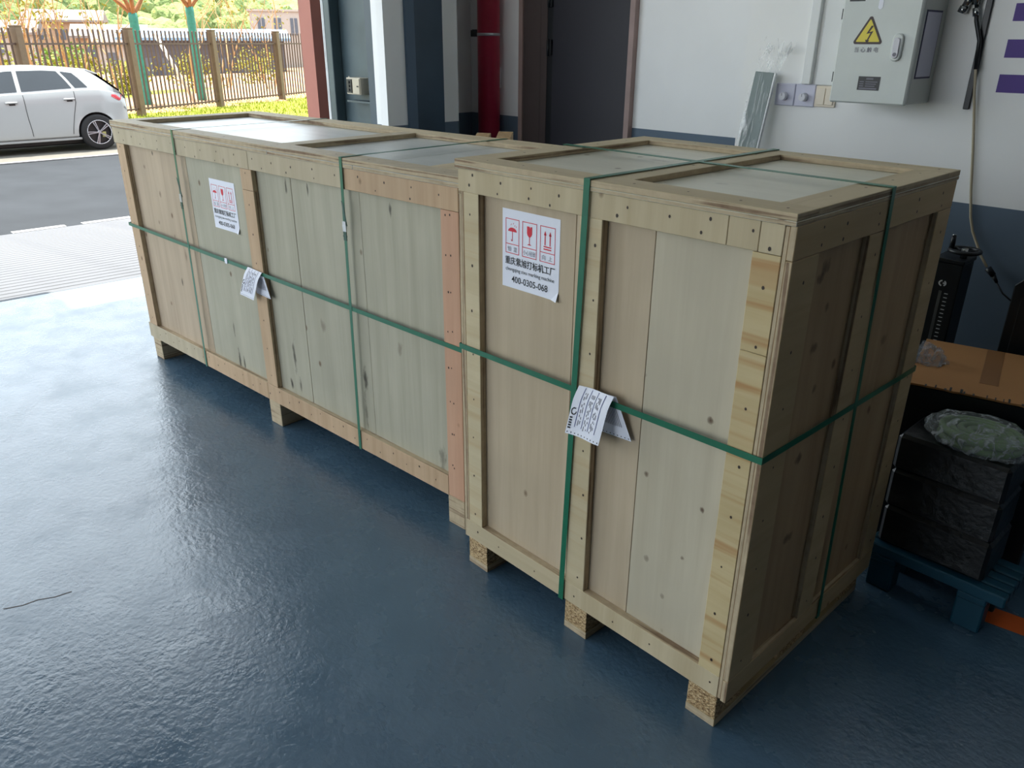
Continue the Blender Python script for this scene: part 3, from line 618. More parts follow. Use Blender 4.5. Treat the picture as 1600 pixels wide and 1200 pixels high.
# ------------------------------------------------------------------ machines and boxes behind the nearest crate
plain('machine_black', rgb(15, 19, 24), .4, var=.15); plain('silver', rgb(120, 124, 128), .35, .8); plain('mark_white', rgb(200, 204, 206), .5, var=.02)
R = empty('lifting_column', (.674, 1.58, 0), 0, label='black machine lifting column with handwheel against the wainscot', cat='machine')
MB().box((0, 0, .03), (.094, .11, .838)).build('column_body', 'machine_black', R, .003)
MB().box((-.004, -.004, .838), (.098, .114, .852)).build('top_cap', 'machine_black', R, .002)
MB().box((-.08, -.06, 0), (.16, .17, .03)).build('base_plate', 'machine_black', R, .003)
MB().box((.036, -.001, .40), (.046, .002, .738)).build('slide_slot', 'silver', R)
for i in range(24): MB().box((.055, -.0008, .40+.0143*i), (.067, .0002, .403+.0143*i)).build('scale_tick', 'mark_white', R)
lg = MB()
for a0, a1 in ((100, 260), (-60, 60)):
    for i in range(6):
        t0 = math.radians(a0+(a1-a0)*i/6); t1 = math.radians(a0+(a1-a0)*(i+1)/6)
        lg.add([(.042+r_*math.cos(t)*1.15, -.0008, .765+r_*math.sin(t)) for r_, t in ((.007, t0), (.0115, t0), (.0115, t1), (.007, t1))], [(0, 1, 2, 3)])
lg.box((.043, -.0008, .763), (.050, -.0002, .768)); o = lg.build('maker_mark', 'mark_white', R, fix=False)
hw = MB().tube([(.075+.047*math.cos(2*math.pi*i/28), .045+.047*math.sin(2*math.pi*i/28), .878) for i in range(28)], .0075, 8, closed=True).build('handwheel', 'machine_black', R)
for a in (30, 150, 270): MB().cyl((.075, .045, .876), (.075+.045*math.cos(math.radians(a)), .045+.045*math.sin(math.radians(a)), .878), .005, n=8).build('spoke', 'machine_black', hw)
MB().cyl((.075, .045, .852), (.075, .045, .886), .011, n=14).build('hub', 'chrome', hw)
MB().cyl((.034, .035, .882), (.034, .035, .925), .009, .0075, 12).build('crank_grip', 'machine_black', hw)
MB().cyl((.034, .035, .925), (.034, .035, .930), .006, n=10).build('grip_screw', 'chrome', hw)
R = empty('machine_case', (.928, 1.60, 0), 0, label='black machine case at the right edge behind the cardboard', cat='machine')
MB().prism([(0, 0), (.40, 0), (.40, .822), (.020, .822), (0, .800)], 'y', 0, .21).build('case', 'machine_black', R, .003)
MB().box((.03, -.003, .10), (.37, -.0005, .76)).build('front_cover', 'matte_black', R, .001)
# cardboard sheet on a box body coloured black
plain('cardboard', rgb(172, 124, 76), .8, var=.06, vscale=3, bump=.1); plain('cardboard_tape', rgb(140, 98, 58), .5, var=.05)
cz = math.radians(13.5)
R = empty('sheet_box', (.846, 1.036, 0), cz, label='black-coloured box on the floor under the cardboard sheet', cat='chest')
MB().box((.002, .004, .02), (.41, .43, .588)).build('body', 'machine_black', R, .006); MB().box((.03, .03, 0), (.38, .40, .02)).build('plinth', 'matte_black', R)
MB().box((-.001, 0, .50), (.413, .433, .512)).build('trim_band', 'matte_black', R)
R = empty('cardboard_sheet', (.846, 1.036, .5885), cz, label='brown cardboard sheet with tape lying on the black-coloured box', cat='cardboard')
n = 20; vs = []
for j in range(2):
    for i in range(n+1): vs.append((.42*i/n, -.004-.008*abs(mnoise.noise((i*.9, 1.7, 0)))+0, .0002 if j == 0 else .006))
vs2 = [(.42, .442, .0002), (0, .442, .0002), (.42, .442, .006), (0, .442, .006)]
MB().add(vs+vs2, [tuple(range(n+1))+(42, 43), tuple(range(n+1, 2*n+2))+(44, 45)]+[(i, i+1, n+2+i, n+1+i) for i in range(n)]+[(n, 42, 44, 2*n+1), (42, 43, 45, 44), (43, 0, n+1, 45)]).build('sheet', 'cardboard', R)
MB().box((.185, .105, .0062), (.235, .44, .0068)).build('tape', 'cardboard_tape', R)
fr_ = MB()
for i in range(16):
    x = .05+.022*i+random.uniform(-.008, .008); a = random.uniform(-.012, .012); fr_.box((x, -.012, .0062), (x+.002+abs(a)*.5, .012+a, .0068))
o = fr_.build('frayed_stitches', 'matte_black', R); o['kind'] = 'stuff'
def crumple(name, m, R, r, n=18, squash=(1, 1, 1), amp=.35, seed=0, cut=None):
    bm = bmesh.new(); bmesh.ops.create_icosphere(bm, subdivisions=4, radius=1)
    for v in bm.verts:
        p = v.co.copy(); d = 1+amp*(mnoise.noise(p*3.1+Vector((seed, 0, 0)))+.6*mnoise.noise(p*8+Vector((0, seed, 0))))
        v.co = Vector((p.x*squash[0], p.y*squash[1], p.z*squash[2]))*r*d
        if cut is not None: v.co.z = max(v.co.z, cut)
    me = bpy.data.meshes.new(name); bm.to_mesh(me); bm.free(); me.materials.append(M[m]); o = bpy.data.objects.new(name, me); COL.objects.link(o); o.parent = R
    for p in me.polygons: p.use_smooth = True
    return o
R = empty('film_clump', (.822, 1.255, .595), 0, label='crumpled clear plastic film on the left end of the cardboard', cat='plastic film'); crumple('film', 'film_clump', R, .052, squash=(1.0, 1.0, 1.0), seed=3, cut=.0005).location.z = .0005
# plastic pallet, wrapped boxes, wrapped hose coil
plain('pallet_teal', rgb(10, 70, 92), .5, var=.1); plain('wrap_black', rgb(16, 18, 20), .3, var=.3, vscale=9, bump=.6, bscale=35)
R = empty('plastic_pallet', (0, 0, 0), 0, label='teal plastic pallet under the black wrapped boxes', cat='pallet')
for i in range(5): MB().box((.905, .825+.041*i, .115), (1.285, .860+.041*i, .15)).build('deck_slat', 'pallet_teal', R, .004)
for x in (.92, 1.168): 
    MB().box((x, .826, .095), (x+.075, 1.022, .1148)).build('bearer', 'pallet_teal', R, .003)
    for y in (.83, .96): MB().box((x, y, 0), (x+.075, y+.06, .0948)).build('foot', 'pallet_teal', R, .004)
for z0, z1, lab in ((.1502, .2745, 'bottom'), (.2748, .3975, 'middle'), (.3978, .5095, 'top')):
    R = empty('wrapped_box', (0, 0, 0), 0, label=lab+' one of three black film-wrapped boxes on the teal pallet', cat='box', group='black wrapped boxes')
    dx = random.uniform(-.004, .004)
    MB().box((.921+dx, .846, z0), (1.214+dx, 1.028, z1)).build('carton', 'wrap_black', R, .010)
    vs = []; n = 40
    for j in range(3):
        for i in range(n+1):
            u = i/n; vs.append((.922+dx+.29*u, .8445-.004*abs(mnoise.noise((u*9, j, z0*50))), z0+.012+.020*j+.012*mnoise.noise((u*6, j*.4, z0*30))))
    MB().add(vs, [(j*(n+1)+i, j*(n+1)+i+1, (j+1)*(n+1)+i+1, (j+1)*(n+1)+i) for j in range(2) for i in range(n)], 0, True).build('film_fold', 'film_faint', R, fix=False)
R = empty('hose_coil', (1.095, .945, .5105), 0, label='green hose coil wrapped in clear film on top of the black boxes', cat='hose coil')
plain('coil_green', rgb(96, 128, 74), .5, var=.2, vscale=14)
for i, (r_, z) in enumerate(((.075, .012), (.098, .012), (.075, .034), (.098, .034), (.052, .012), (.052, .034), (.030, .030))):
    MB().tube([(r_*math.cos(2*math.pi*t/36), r_*math.sin(2*math.pi*t/36)*.8, z) for t in range(36)], .011, 8, closed=True).build('hose_ring', 'coil_green', R)
crumple('film_wrap', 'film_coil', R, .125, squash=(1.12, .82, .42), amp=.12, seed=9, cut=-.022).location.z = .0225
plain('floor_orange', rgb(206, 92, 30), .5, var=.1)
ln = MB().add([(1.21, .90, .0012), (3.2, 1.22, .0012), (3.2, 1.30, .0012), (1.20, .985, .0012)], [(0, 1, 2, 3)]).build('floor_marking', 'floor_orange', None, fix=False)
struct(ln)

# ------------------------------------------------------------------ outdoors: ramp, road, verge
RZ = -.5
plain('yard_concrete', rgb(186, 182, 172), .9, var=.06)  # unseen ground, made pale to bounce sunlight into the room
plain('ramp_groove', rgb(40, 42, 44), .9, var=.2); plain('ramp_rib', rgb(88, 90, 95), .85, var=.1, vscale=2, bump=.2); plain('asphalt', rgb(50, 53, 57), .95, spec=.15, var=.12, vscale=1.2, bump=.25, bscale=140)
plain('concrete_pale', rgb(98, 95, 88), .9, var=.08); plain('road_paint', rgb(150, 150, 150), .7, var=.05)
plain('grass', rgb(122, 130, 16), .9, var=.25, vscale=5); plain('dry_field', rgb(166, 126, 92), .95, var=.2, vscale=.5); plain('sun_block_grey', rgb(160, 162, 166), .6)
rp = struct(MB().prism([(-4.06, -.3), (-4.06, -.014), (-8.6, RZ-.012), (-8.6, RZ-.3)], 'y', -7.2, 6.0).build('ramp', 'ramp_groove'))
sl = math.atan2(-.486, 4.54); pit = .142
rib = None
for i in range(32):
    if rib is None: rib = MB().box((-.060, -13.2/2, -.008), (.060, 13.2/2, .012)).build('rib', 'ramp_rib', rp, .003); o = rib
    else: o = rib.copy(); COL.objects.link(o); o.parent = rp
    x = -4.13-pit*i; o.location = (x, -.6, (x+4.06)/4.54*.486-.012); o.rotation_euler = (0, -math.atan2(.486, 4.54), 0)
rd = struct(MB().box((-14.75, -40, RZ-.3), (-8.6, 60, RZ)).build('road', 'asphalt'))
dash = None
for i in range(-6, 14):
    y = .61+.745*i
    if dash is None: dash = MB().box((-.055, 0, 0), (.055, .56, .004)).build('road_dash', 'road_paint', rd); o = dash
    else: o = dash.copy(); COL.objects.link(o); o.parent = rd
    o.location = (-8.73, y, RZ)
struct(MB().box((-18.2, -40, RZ-.3), (-14.75, 60, RZ+.006)).build('parking_strip', 'concrete_pale'))
struct(MB().box((-14.85, -40, RZ-.2), (-14.75, 60, RZ+.02)).build('trim_1', 'road_paint'))
struct(MB().box((-3.6, -40, -.4), (30, -7.2, -.02)).build('yard', 'yard_concrete'))
def ground(name, m, x0, x1, y0, y1, nx, ny, hf):
    vs = [(x0+(x1-x0)*i/nx, y0+(y1-y0)*j/ny, 0) for j in range(ny+1) for i in range(nx+1)]; vs = [(x, y, hf(x, y)) for x, y, _ in vs]
    return MB().add(vs, [(j*(nx+1)+i, j*(nx+1)+i+1, (j+1)*(nx+1)+i+1, (j+1)*(nx+1)+i) for j in range(ny) for i in range(nx)], 0, True).build(name, m, None, fix=False)
def fence_x(y): return -19.08-(y-3.56)*.55
def hverge(x, y):
    t = min(1, max(0, (-17.9-x)/.8)); return RZ-.02+t*t*(3-2*t)*.20
struct(ground('verge', 'grass', -32, -17.7, -30, 40, 60, 60, hverge))
def hfield(x, y):
    d = fence_x(y)-x; b = -.29 if d > -.4 else -.6
    return b-max(0, d-6)*.028*(1 if d < 70 else 70/d)+.06*mnoise.noise((x*.4, y*.4, 0))
struct(ground('field', 'dry_field', -130, -18.6, -60, 120, 110, 90, hfield))
# unseen slab added over the left opening to end the sun patch
struct(MB().box((-4.75, -7.0, 3.50), (-4.23, -.35, 3.60)).build('added_sun_block', 'sun_block_grey'))
struct(MB().box((-4.30, 2.449, -.5), (-4.2, 14, 6)).build('wall_facade', 'brick_red'))
struct(MB().box((-4.25, -9, 4.5), (-4.1, 14, 10)).build('wall_upper', 'column_blue'))
# grass blades on the verge in front of the fence
gb = MB()
for i in range(5200):
    y = random.uniform(3.5, 16); x = random.uniform(fence_x(y)-1.5, -18.3)
    z = hverge(x, y); a = random.uniform(0, 6.28); h = random.uniform(.05, .12); dx, dy = .012*math.cos(a), .012*math.sin(a); lx, ly = random.uniform(-.04, .04), random.uniform(-.04, .04)
    gb.add([(x-dx, y-dy, z), (x+dx, y+dy, z), (x+lx, y+ly, z+h)], [(0, 1, 2)])
tag(gb.build('grass_blades', 'grass', None, fix=False), 'bright sunlit grass on the verge before the fence', 'grass', kind='stuff')

# ------------------------------------------------------------------ fence
plain('fence_brown', rgb(74, 54, 44), .6, var=.12); plain('fence_post', rgb(96, 76, 56), .6, var=.15)
fd = Vector((-.55, 1, 0)).normalized(); fa = math.atan2(fd.y, fd.x)
FN = empty('picket_fence', (-19.08, 3.56, -.30), fa, label='brown metal picket fence behind the white car', cat='fence')
pm = pk = rm = None
for b in range(-2, 6):
    s0 = 3.26*b
    def inst(src, name, mk, loc):
        o = mk() if src is None else src.copy()
        if src is None: o.name = name; o.parent = FN
        else: COL.objects.link(o); o.parent = FN
        o.location = loc; return o if src is None else src
    pm = inst(pm, 'post', lambda: MB().box((-.085, -.085, 0), (.085, .085, 2.06)).box((-.095, -.095, 2.06), (.095, .095, 2.09)).build('post', 'fence_post', None, .004), (s0, 0, 0))
    for z in (.17, 1.72): rm = inst(rm, 'rail', lambda: MB().box((.085, -.018, -.02), (3.175, .018, .02)).build('rail', 'fence_brown'), (s0, 0, z))
    for i in range(20): pk = inst(pk, 'picket', lambda: MB().box((-.016, -.016, .12), (.016, .016, 2.03)).add([(-.016, -.016, 2.03), (.016, -.016, 2.03), (.016, .016, 2.03), (-.016, .016, 2.03), (0, 0, 2.05)], [(0, 1, 4), (1, 2, 4), (2, 3, 4), (3, 0, 4)]).build('picket', 'fence_brown'), (s0+.155+.155*i, .032, 0))

# ------------------------------------------------------------------ trees, shrubs, hill, buildings
plain('wrap_teal', rgb(44, 116, 100), .6, var=.2, vscale=10, bump=.6, bscale=30); plain('bark_orange', rgb(142, 96, 62), .8, var=.2); plain('bark_pale', rgb(166, 132, 92), .8, var=.15)
plain('leaf_yellow', rgb(132, 130, 34), .7, var=.3, vscale=2); plain('leaf_green', rgb(92, 124, 44), .7, var=.3, vscale=2); plain('pole_white', rgb(214, 204, 190), .7)
def branchy(mb, p, d, L, r, depth, tips):
    n = 4; pts = [Vector(p)]; rad = [r]; dd = Vector(d)
    for i in range(n):
        dd = (dd+Vector((random.uniform(-.22, .22), random.uniform(-.22, .22), random.uniform(-.06, .16)))).normalized(); pts.append(pts[-1]+dd*L/n); rad.append(r*(1-.55*(i+1)/n))
    mb.tube(pts, rad, 5 if depth < 2 else 4)
    tips.append(pts[-1])
    if depth <= 0: return
    for k in range(3 if depth > 1 else 2):
        i = random.randint(2, n); a = (dd+Vector((random.uniform(-1, 1), random.uniform(-1, 1), random.uniform(-.2, .7)))*.8).normalized()
        branchy(mb, pts[i], a, L*random.uniform(.55, .8), rad[i]*.75, depth-1, tips)
def leaves(mb, tips, n, spread, size):
    for t in tips:
        for _ in range(n):
            c = t+Vector((random.gauss(0, spread), random.gauss(0, spread), random.gauss(0, spread*.8))); a = Vector((random.uniform(-1, 1), random.uniform(-1, 1), random.uniform(-1, 1))).normalized(); b = a.orthogonal().normalized()
            s_ = size*random.uniform(.6, 1.3); mb.add([c-a*s_, c+b*s_*.45, c+a*s_, c-b*s_*.45], [(0, 1, 2, 3)])
def wrapped_tree(x, y, ztop, label, lean):
    R = empty('young_tree', (x, y, -.35), 0, label=label, cat='tree', group='teal-wrapped young trees')
    h = ztop+.35; n = 18
    MB().tube([(lean*i/n, 0, h*i/n) for i in range(n+1)], [.145-.03*i/n+(.012 if i % 2 else 0) for i in range(n+1)], 14).build('wrapped_trunk', 'wrap_teal', R)
    mb = MB(); tips = []
    for a in (0, 1.4, 2.9, 4.3, 5.4): branchy(mb, (lean, 0, h-.06), (math.cos(a)*.7, math.sin(a)*.7, .8), random.uniform(1.0, 1.5), .075, 2, tips)
    o = mb.build('branches', 'bark_orange', R, fix=False)
    lf = MB(); leaves(lf, tips, 5, .22, .07); lf.build('foliage', 'leaf_yellow', R, fix=False)
wrapped_tree(-23.83, 7.74, 2.22, 'young tree with teal-wrapped trunk, left one of two behind the fence', .03)
wrapped_tree(-25.12, 9.96, 2.48, 'young tree with teal-wrapped trunk, right one of two behind the fence', .03)
tag(MB().cyl((-23.9, 8.3, 1.7), (-23.35, 9.05, -.35), .06, .06, 10).build('support_pole', 'pole_white'), 'pale leaning support pole between the two wrapped trees', 'pole')
for i, (x, y, h) in enumerate(((-24.0, 4.1, 2.9), (-24.8, 5.0, 3.4), (-25.8, 5.6, 3.2), (-25.2, 6.3, 3.0), (-27.5, 8.2, 3.3), (-29.0, 11.5, 3.6), (-30.0, 13.0, 3.2), (-29.5, 14.6, 3.4), (-24.5, 3.0, 3.1))):
    R = empty('sapling', (x, y, -.35-max(0, fence_x(y)-x-6)*.028), 0, label=ORD[[8, 0, 1, 2, 3, 4, 5, 6, 7].index(i)]+' pale-stemmed sapling from the left behind the fence', cat='tree', group='saplings behind the fence')
    mb = MB(); tips = []
    for k in range(3): branchy(mb, (random.uniform(-.2, .2), random.uniform(-.2, .2), 0), (random.uniform(-.15, .15), random.uniform(-.15, .15), 1), h*random.uniform(.6, .9), .035, 2, tips)
    mb.build('stems', 'bark_pale', R, fix=False); lf = MB(); leaves(lf, tips, 7, .25, .06); lf.build('foliage', 'leaf_yellow', R, fix=False)
for i, (x, y, r_, m_) in enumerate(((-27, 5.4, .9, 'leaf_yellow'), (-29, 7.4, 1.0, 'leaf_yellow'), (-26.5, 3.6, 1.0, 'leaf_yellow'), (-30, 9.4, .8, 'leaf_yellow'), (-33, 8.0, 1.2, 'leaf_green'), (-34, 13.5, 1.0, 'leaf_yellow'), (-36, 17.5, 1.1, 'leaf_yellow'), (-31, 5.0, 1.2, 'leaf_yellow'))):
    zz = hfield(x, y); R = empty('shrub', (x, y, zz), 0, label=('dark green shrub behind the fence' if m_ == 'leaf_green' else ORD[[2, 7, 0, 1, 3, 5, 6, 4].index(i)]+' yellow-green shrub from the left on the field behind the fence'), cat='shrub', group='field shrubs')
    lf = MB(); leaves(lf, [Vector((random.gauss(0, .45), random.gauss(0, .45), random.uniform(.15, 1.3)))*r_ for _ in range(90)], 9, .16*r_, .08); lf.build('foliage', m_, R, fix=False)
    mb = MB()
    for k in range(5): mb.cyl((0, 0, 0), (random.uniform(-.4, .4)*r_, random.uniform(-.4, .4)*r_, 1.0*r_), .02, .008, 5)
    mb.build('stems', 'bark_pale', R, fix=False)
# distant buildings
plain('wall_white', rgb(146, 142, 138), .8, var=.05); plain('win_dark', rgb(70, 78, 90), .3); plain('roof_blue', rgb(104, 134, 160), .6, var=.06); plain('shed_dark', rgb(66, 66, 74), .8); plain('roof_grey', rgb(112, 104, 100), .7); plain('wall_tan', rgb(146, 124, 102), .8)
yaw = math.atan2(1, .436)
R = empty('blue_roof_shed', (-67.0, 28.7, -2.6), math.atan2(7.5, 3.3), label='long low shed with pale blue roof beyond the field', cat='building')
MB().box((-6, -3, 0), (6, 3, 4.1)).build('wall', 'shed_dark', R)
MB().prism([(-3.6, 4.05), (3.6, 4.05), (3.6, 4.25), (0, 4.95), (-3.6, 4.25)], 'x', -6.5, 6.5).build('roof', 'roof_blue', R)
for i in range(6):
    for s_ in (-1, 1): MB().box((-5.4+1.9*i, s_*3.02-.02, .3), (-4.2+1.9*i, s_*3.02+.02, 2.8)).build('door_bay', 'win_dark', R)
R = empty('white_building', (-84.5, 50.5, -3.2), math.atan2(4.75, 2.54), label='white block with tall narrow windows beside the brick-red jamb', cat='building')
MB().box((-8.0, -4, 0), (14, 4, 7.55)).build('wall', 'wall_white', R); MB().box((-8.2, -4.2, 7.55), (14.2, 4.2, 7.75)).build('roof', 'wall_white', R)
for i in range(10):
    for s_ in (-1, 1):
        w_ = MB().box((-7.2+1.7*i, 4.0*s_-.06, 5.2), (-6.45+1.7*i, 4.0*s_+.06, 6.9)).build('window', 'win_dark', R); MB().box((-6.86+1.7*i, 4.0*s_-.09, 5.2), (-6.79+1.7*i, 4.0*s_+.09, 6.9)).build('mullion', 'wall_white', w_)
def house(x, y, z, L, W_, H_, label, m='wall_tan', roofm='roof_grey', storeys=1):
    R = empty('village_house', (x, y, z), math.atan2(1, .43), label=label, cat='house', group='village houses before the hill')
    MB().box((-L/2, -W_/2, 0), (L/2, W_/2, H_)).build('wall', m, R)
    MB().prism([(-W_/2-.7, H_), (W_/2+.7, H_), (W_/2+.7, H_+.25), (0, H_+1.5), (-W_/2-.7, H_+.25)], 'x', -L/2-.6, L/2+.6).build('roof', roofm, R)
    for i in range(int(L//2.2)):
        MB().box((-L/2+.8+2.2*i, -W_/2-.05, H_-2.0), (-L/2+1.8+2.2*i, -W_/2, H_-.8)).build('window', 'win_dark', R); MB().box((-L/2+.8+2.2*i, W_/2, H_-2.0), (-L/2+1.8+2.2*i, W_/2+.05, H_-.8)).build('window', 'win_dark', R)
house(-116, 32.3, -3, 8, 5, 6.4, 'two-storey tan village house with grey roof below the hill', storeys=2)
house(-103, 33.2, -3, 7, 5, 4.6, 'low tan village house right of the two-storey house', 'wall_tan')
house(-106, 22.5, -3, 7, 5, 4.9, 'pale village house left of the two-storey house', 'wall_white')
house(-94, 32.0, -3, 6, 4, 4.0, 'small white village house nearest the blue-roofed shed', 'wall_white')
# wooded hill
def hill_mat():
    t = NT('hill_forest'); v = t.coord(); f = t.noise(v, .16, 6, .7); t.col(t.ramp(f, [(.32, rgb(72, 92, 54)), (.5, rgb(114, 128, 76)), (.68, rgb(148, 152, 98))])); t.set(Roughness=1.0); t.bump(t.noise(v, .4, 5), 1, 1.5); MATS['hill_forest'] = t.m  # greens paled and greyed; distance haze put into the colour
hill_mat()
def hh_(x, y):
    d = max(0, -150-x)/120; return -3+34*min(1, d)**1.3*(0.8+.35*mnoise.noise((y*.012, x*.01, 2)))+3.5*mnoise.noise((x*.09, y*.09, 5))
struct(ground('hillside', 'hill_forest', -330, -128, -140, 300, 90, 150, hh_))
cr = MB()
ico = bmesh.new(); bmesh.ops.create_icosphere(ico, subdivisions=2, radius=1); ico.verts.ensure_lookup_table()
iv = [v.co.copy() for v in ico.verts]; fi = [[v.index for v in f.verts] for f in ico.faces]; ico.free()
for i in range(650):
    x = random.uniform(-260, -138); y = random.uniform(15, 110); s_ = random.uniform(1.6, 3.6); z = hh_(x, y)+s_*.4; sd_ = random.uniform(0, 90)
    cr.add([(x+p.x*s_*(1+.35*mnoise.noise(p*2.2+Vector((sd_, 0, 0)))), y+p.y*s_*(1+.35*mnoise.noise(p*2.2+Vector((0, sd_, 0)))), z+p.z*s_*1.1*(1+.4*mnoise.noise(p*2.5+Vector((0, 0, sd_))))) for p in iv], fi, 0, False)
tag(cr.build('hill_trees', 'hill_forest', None, fix=False), 'dense yellow-green woodland covering the distant hill', 'woodland', kind='stuff')

# ------------------------------------------------------------------ car
plain('car_white', rgb(160, 163, 164), .18, var=.0); plain('car_glass', rgb(34, 40, 46), .06, var=.05); plain('tyre', rgb(28, 28, 30), .8); plain('rim', rgb(186, 188, 194), .25, .8); plain('rim_dark', rgb(34, 36, 40), .4); plain('tail_red', rgb(170, 20, 36), .2); plain('car_black', rgb(22, 23, 26), .5); plain('caliper', rgb(190, 190, 120), .5)
CAR = empty('hatchback_car', (-16.62, 4.50, RZ+.006), 0, label='white five-door hatchback parked across the road', cat='car')
# stations: u = distance forward from the tail (towards -y); half width, sill z, belt z, roof z, roof-edge half width
def lerp(tab, u):
    for (a, va), (b, vb) in zip(tab, tab[1:]):
        if u <= b:
            t = (u-a)/(b-a); t = t*t*(3-2*t)*.35+t*.65; return va+(vb-va)*t
    return tab[-1][1]
HW = [(0, .70), (.12, .80), (.5, .89), (1.2, .915), (3.0, .91), (3.9, .86), (4.25, .74), (4.38, .52)]
BELT = [(0, .93), (.07, 1.03), (.5, 1.12), (.8, 1.13), (1.9, 1.09), (2.9, 1.04), (3.4, .99), (4.1, .86), (4.32, .70), (4.38, .62)]
ROOF = [(0, .94), (.09, 1.05), (.50, 1.40), (.60, 1.475), (.85, 1.515), (1.4, 1.555), (2.0, 1.545), (2.45, 1.46), (3.25, 1.06), (3.4, 1.01), (4.1, .88), (4.32, .72), (4.38, .63)]
SILL = [(0, .48), (.15, .32), (.5, .26), (1.0, .24), (3.4, .24), (4.2, .28), (4.38, .40)]
us = [0, .05, .12, .22, .34, .46, .55, .62, .72, .85, 1.0, 1.15, 1.3, 1.45, 1.6, 1.8, 2.0, 2.2, 2.45, 2.7, 2.95, 3.25, 3.4, 3.6, 3.8, 4.0, 4.15, 4.25, 4.33, 4.38]
def section(u):
    h, b, r, s_ = lerp(HW, u), lerp(BELT, u), lerp(ROOF, u), lerp(SILL, u); gh = max(0, r-b); re = h*(1-.33*min(1, gh/.42))
    half = [(h*.86, s_), (h*.955, s_+.05), (h*.985, s_+.18), (h*.965, s_+.40), (h, b-.22), (h*.985, b-.10), (h*.95, b-.01), (h*.93, b), (h*.93+(re-h*.93)*.55, b+gh*.52), (re, r-.045*min(1, gh/.3)), (re*.82, r-.008), (0, r)]
    return half
secs = [section(u) for u in us]; nh = len(secs[0]); vs = []; fs = []
for u, sc in zip(us, secs):
    ring = [(x, -u, z) for x, z in sc]+[(-x, -u, z) for x, z in sc[-2::-1]]; vs += ring
nr = 2*nh-1
for i in range(len(us)-1):
    for j in range(nr): fs.append((i*nr+j, i*nr+(j+1) % nr, (i+1)*nr+(j+1) % nr, (i+1)*nr+j))
fs += [tuple(range(nr))[::-1], tuple(range((len(us)-1)*nr, len(us)*nr))]
body = MB().add(vs, fs, 0, True).build('body_shell', 'car_white', CAR)
WU = [(.66, .335), (3.32, .335)]
cut = MB()
for u, zc in WU: cut.cyl((-1.2, -u, zc), (1.2, -u, zc), .375, n=40)
co = cut.build('cutter', 'car_black'); co.parent = CAR
bo = body.modifiers.new('b', 'BOOLEAN'); bo.operation = 'DIFFERENCE'; bo.object = co; bo.solver = 'EXACT'
bpy.context.view_layer.update(); dg = bpy.context.evaluated_depsgraph_get(); nm = bpy.data.meshes.new_from_object(body.evaluated_get(dg)); body.modifiers.clear(); body.data = nm
for p in nm.polygons: p.use_smooth = True
nm.set_sharp_from_angle(angle=math.radians(28))
bpy.data.objects.remove(co)
def side_pt(u, t, s_, out=.006):
    """point on the greenhouse side between belt (t=0) and roof edge (t=1)"""
    sc = section(u); a = Vector((sc[7][0], 0, sc[7][1])); m_ = Vector((sc[8][0], 0, sc[8][1])); e = Vector((sc[9][0], 0, sc[9][1]))
    p = a.lerp(m_, t/.52) if t < .52 else m_.lerp(e, (t-.52)/.48)
    return Vector((s_*(p.x+out), -u, p.z+out*.4))
def glass(name, quad, s_, m='car_glass', nu=6, nv=5, out=.006):
    (u00, t00), (u10, t10), (u11, t11), (u01, t01) = quad; vs = []
    for j in range(nv+1):
        for i in range(nu+1):
            a, b = i/nu, j/nv; u = (u00*(1-a)+u10*a)*(1-b)+(u01*(1-a)+u11*a)*b; t = (t00*(1-a)+t10*a)*(1-b)+(t01*(1-a)+t11*a)*b
            vs.append(side_pt(u, t, s_, out))
    return MB().add(vs, [(j*(nu+1)+i, j*(nu+1)+i+1, (j+1)*(nu+1)+i+1, (j+1)*(nu+1)+i) for j in range(nv) for i in range(nu)], 0, True).build(name, m, CAR, fix=False)
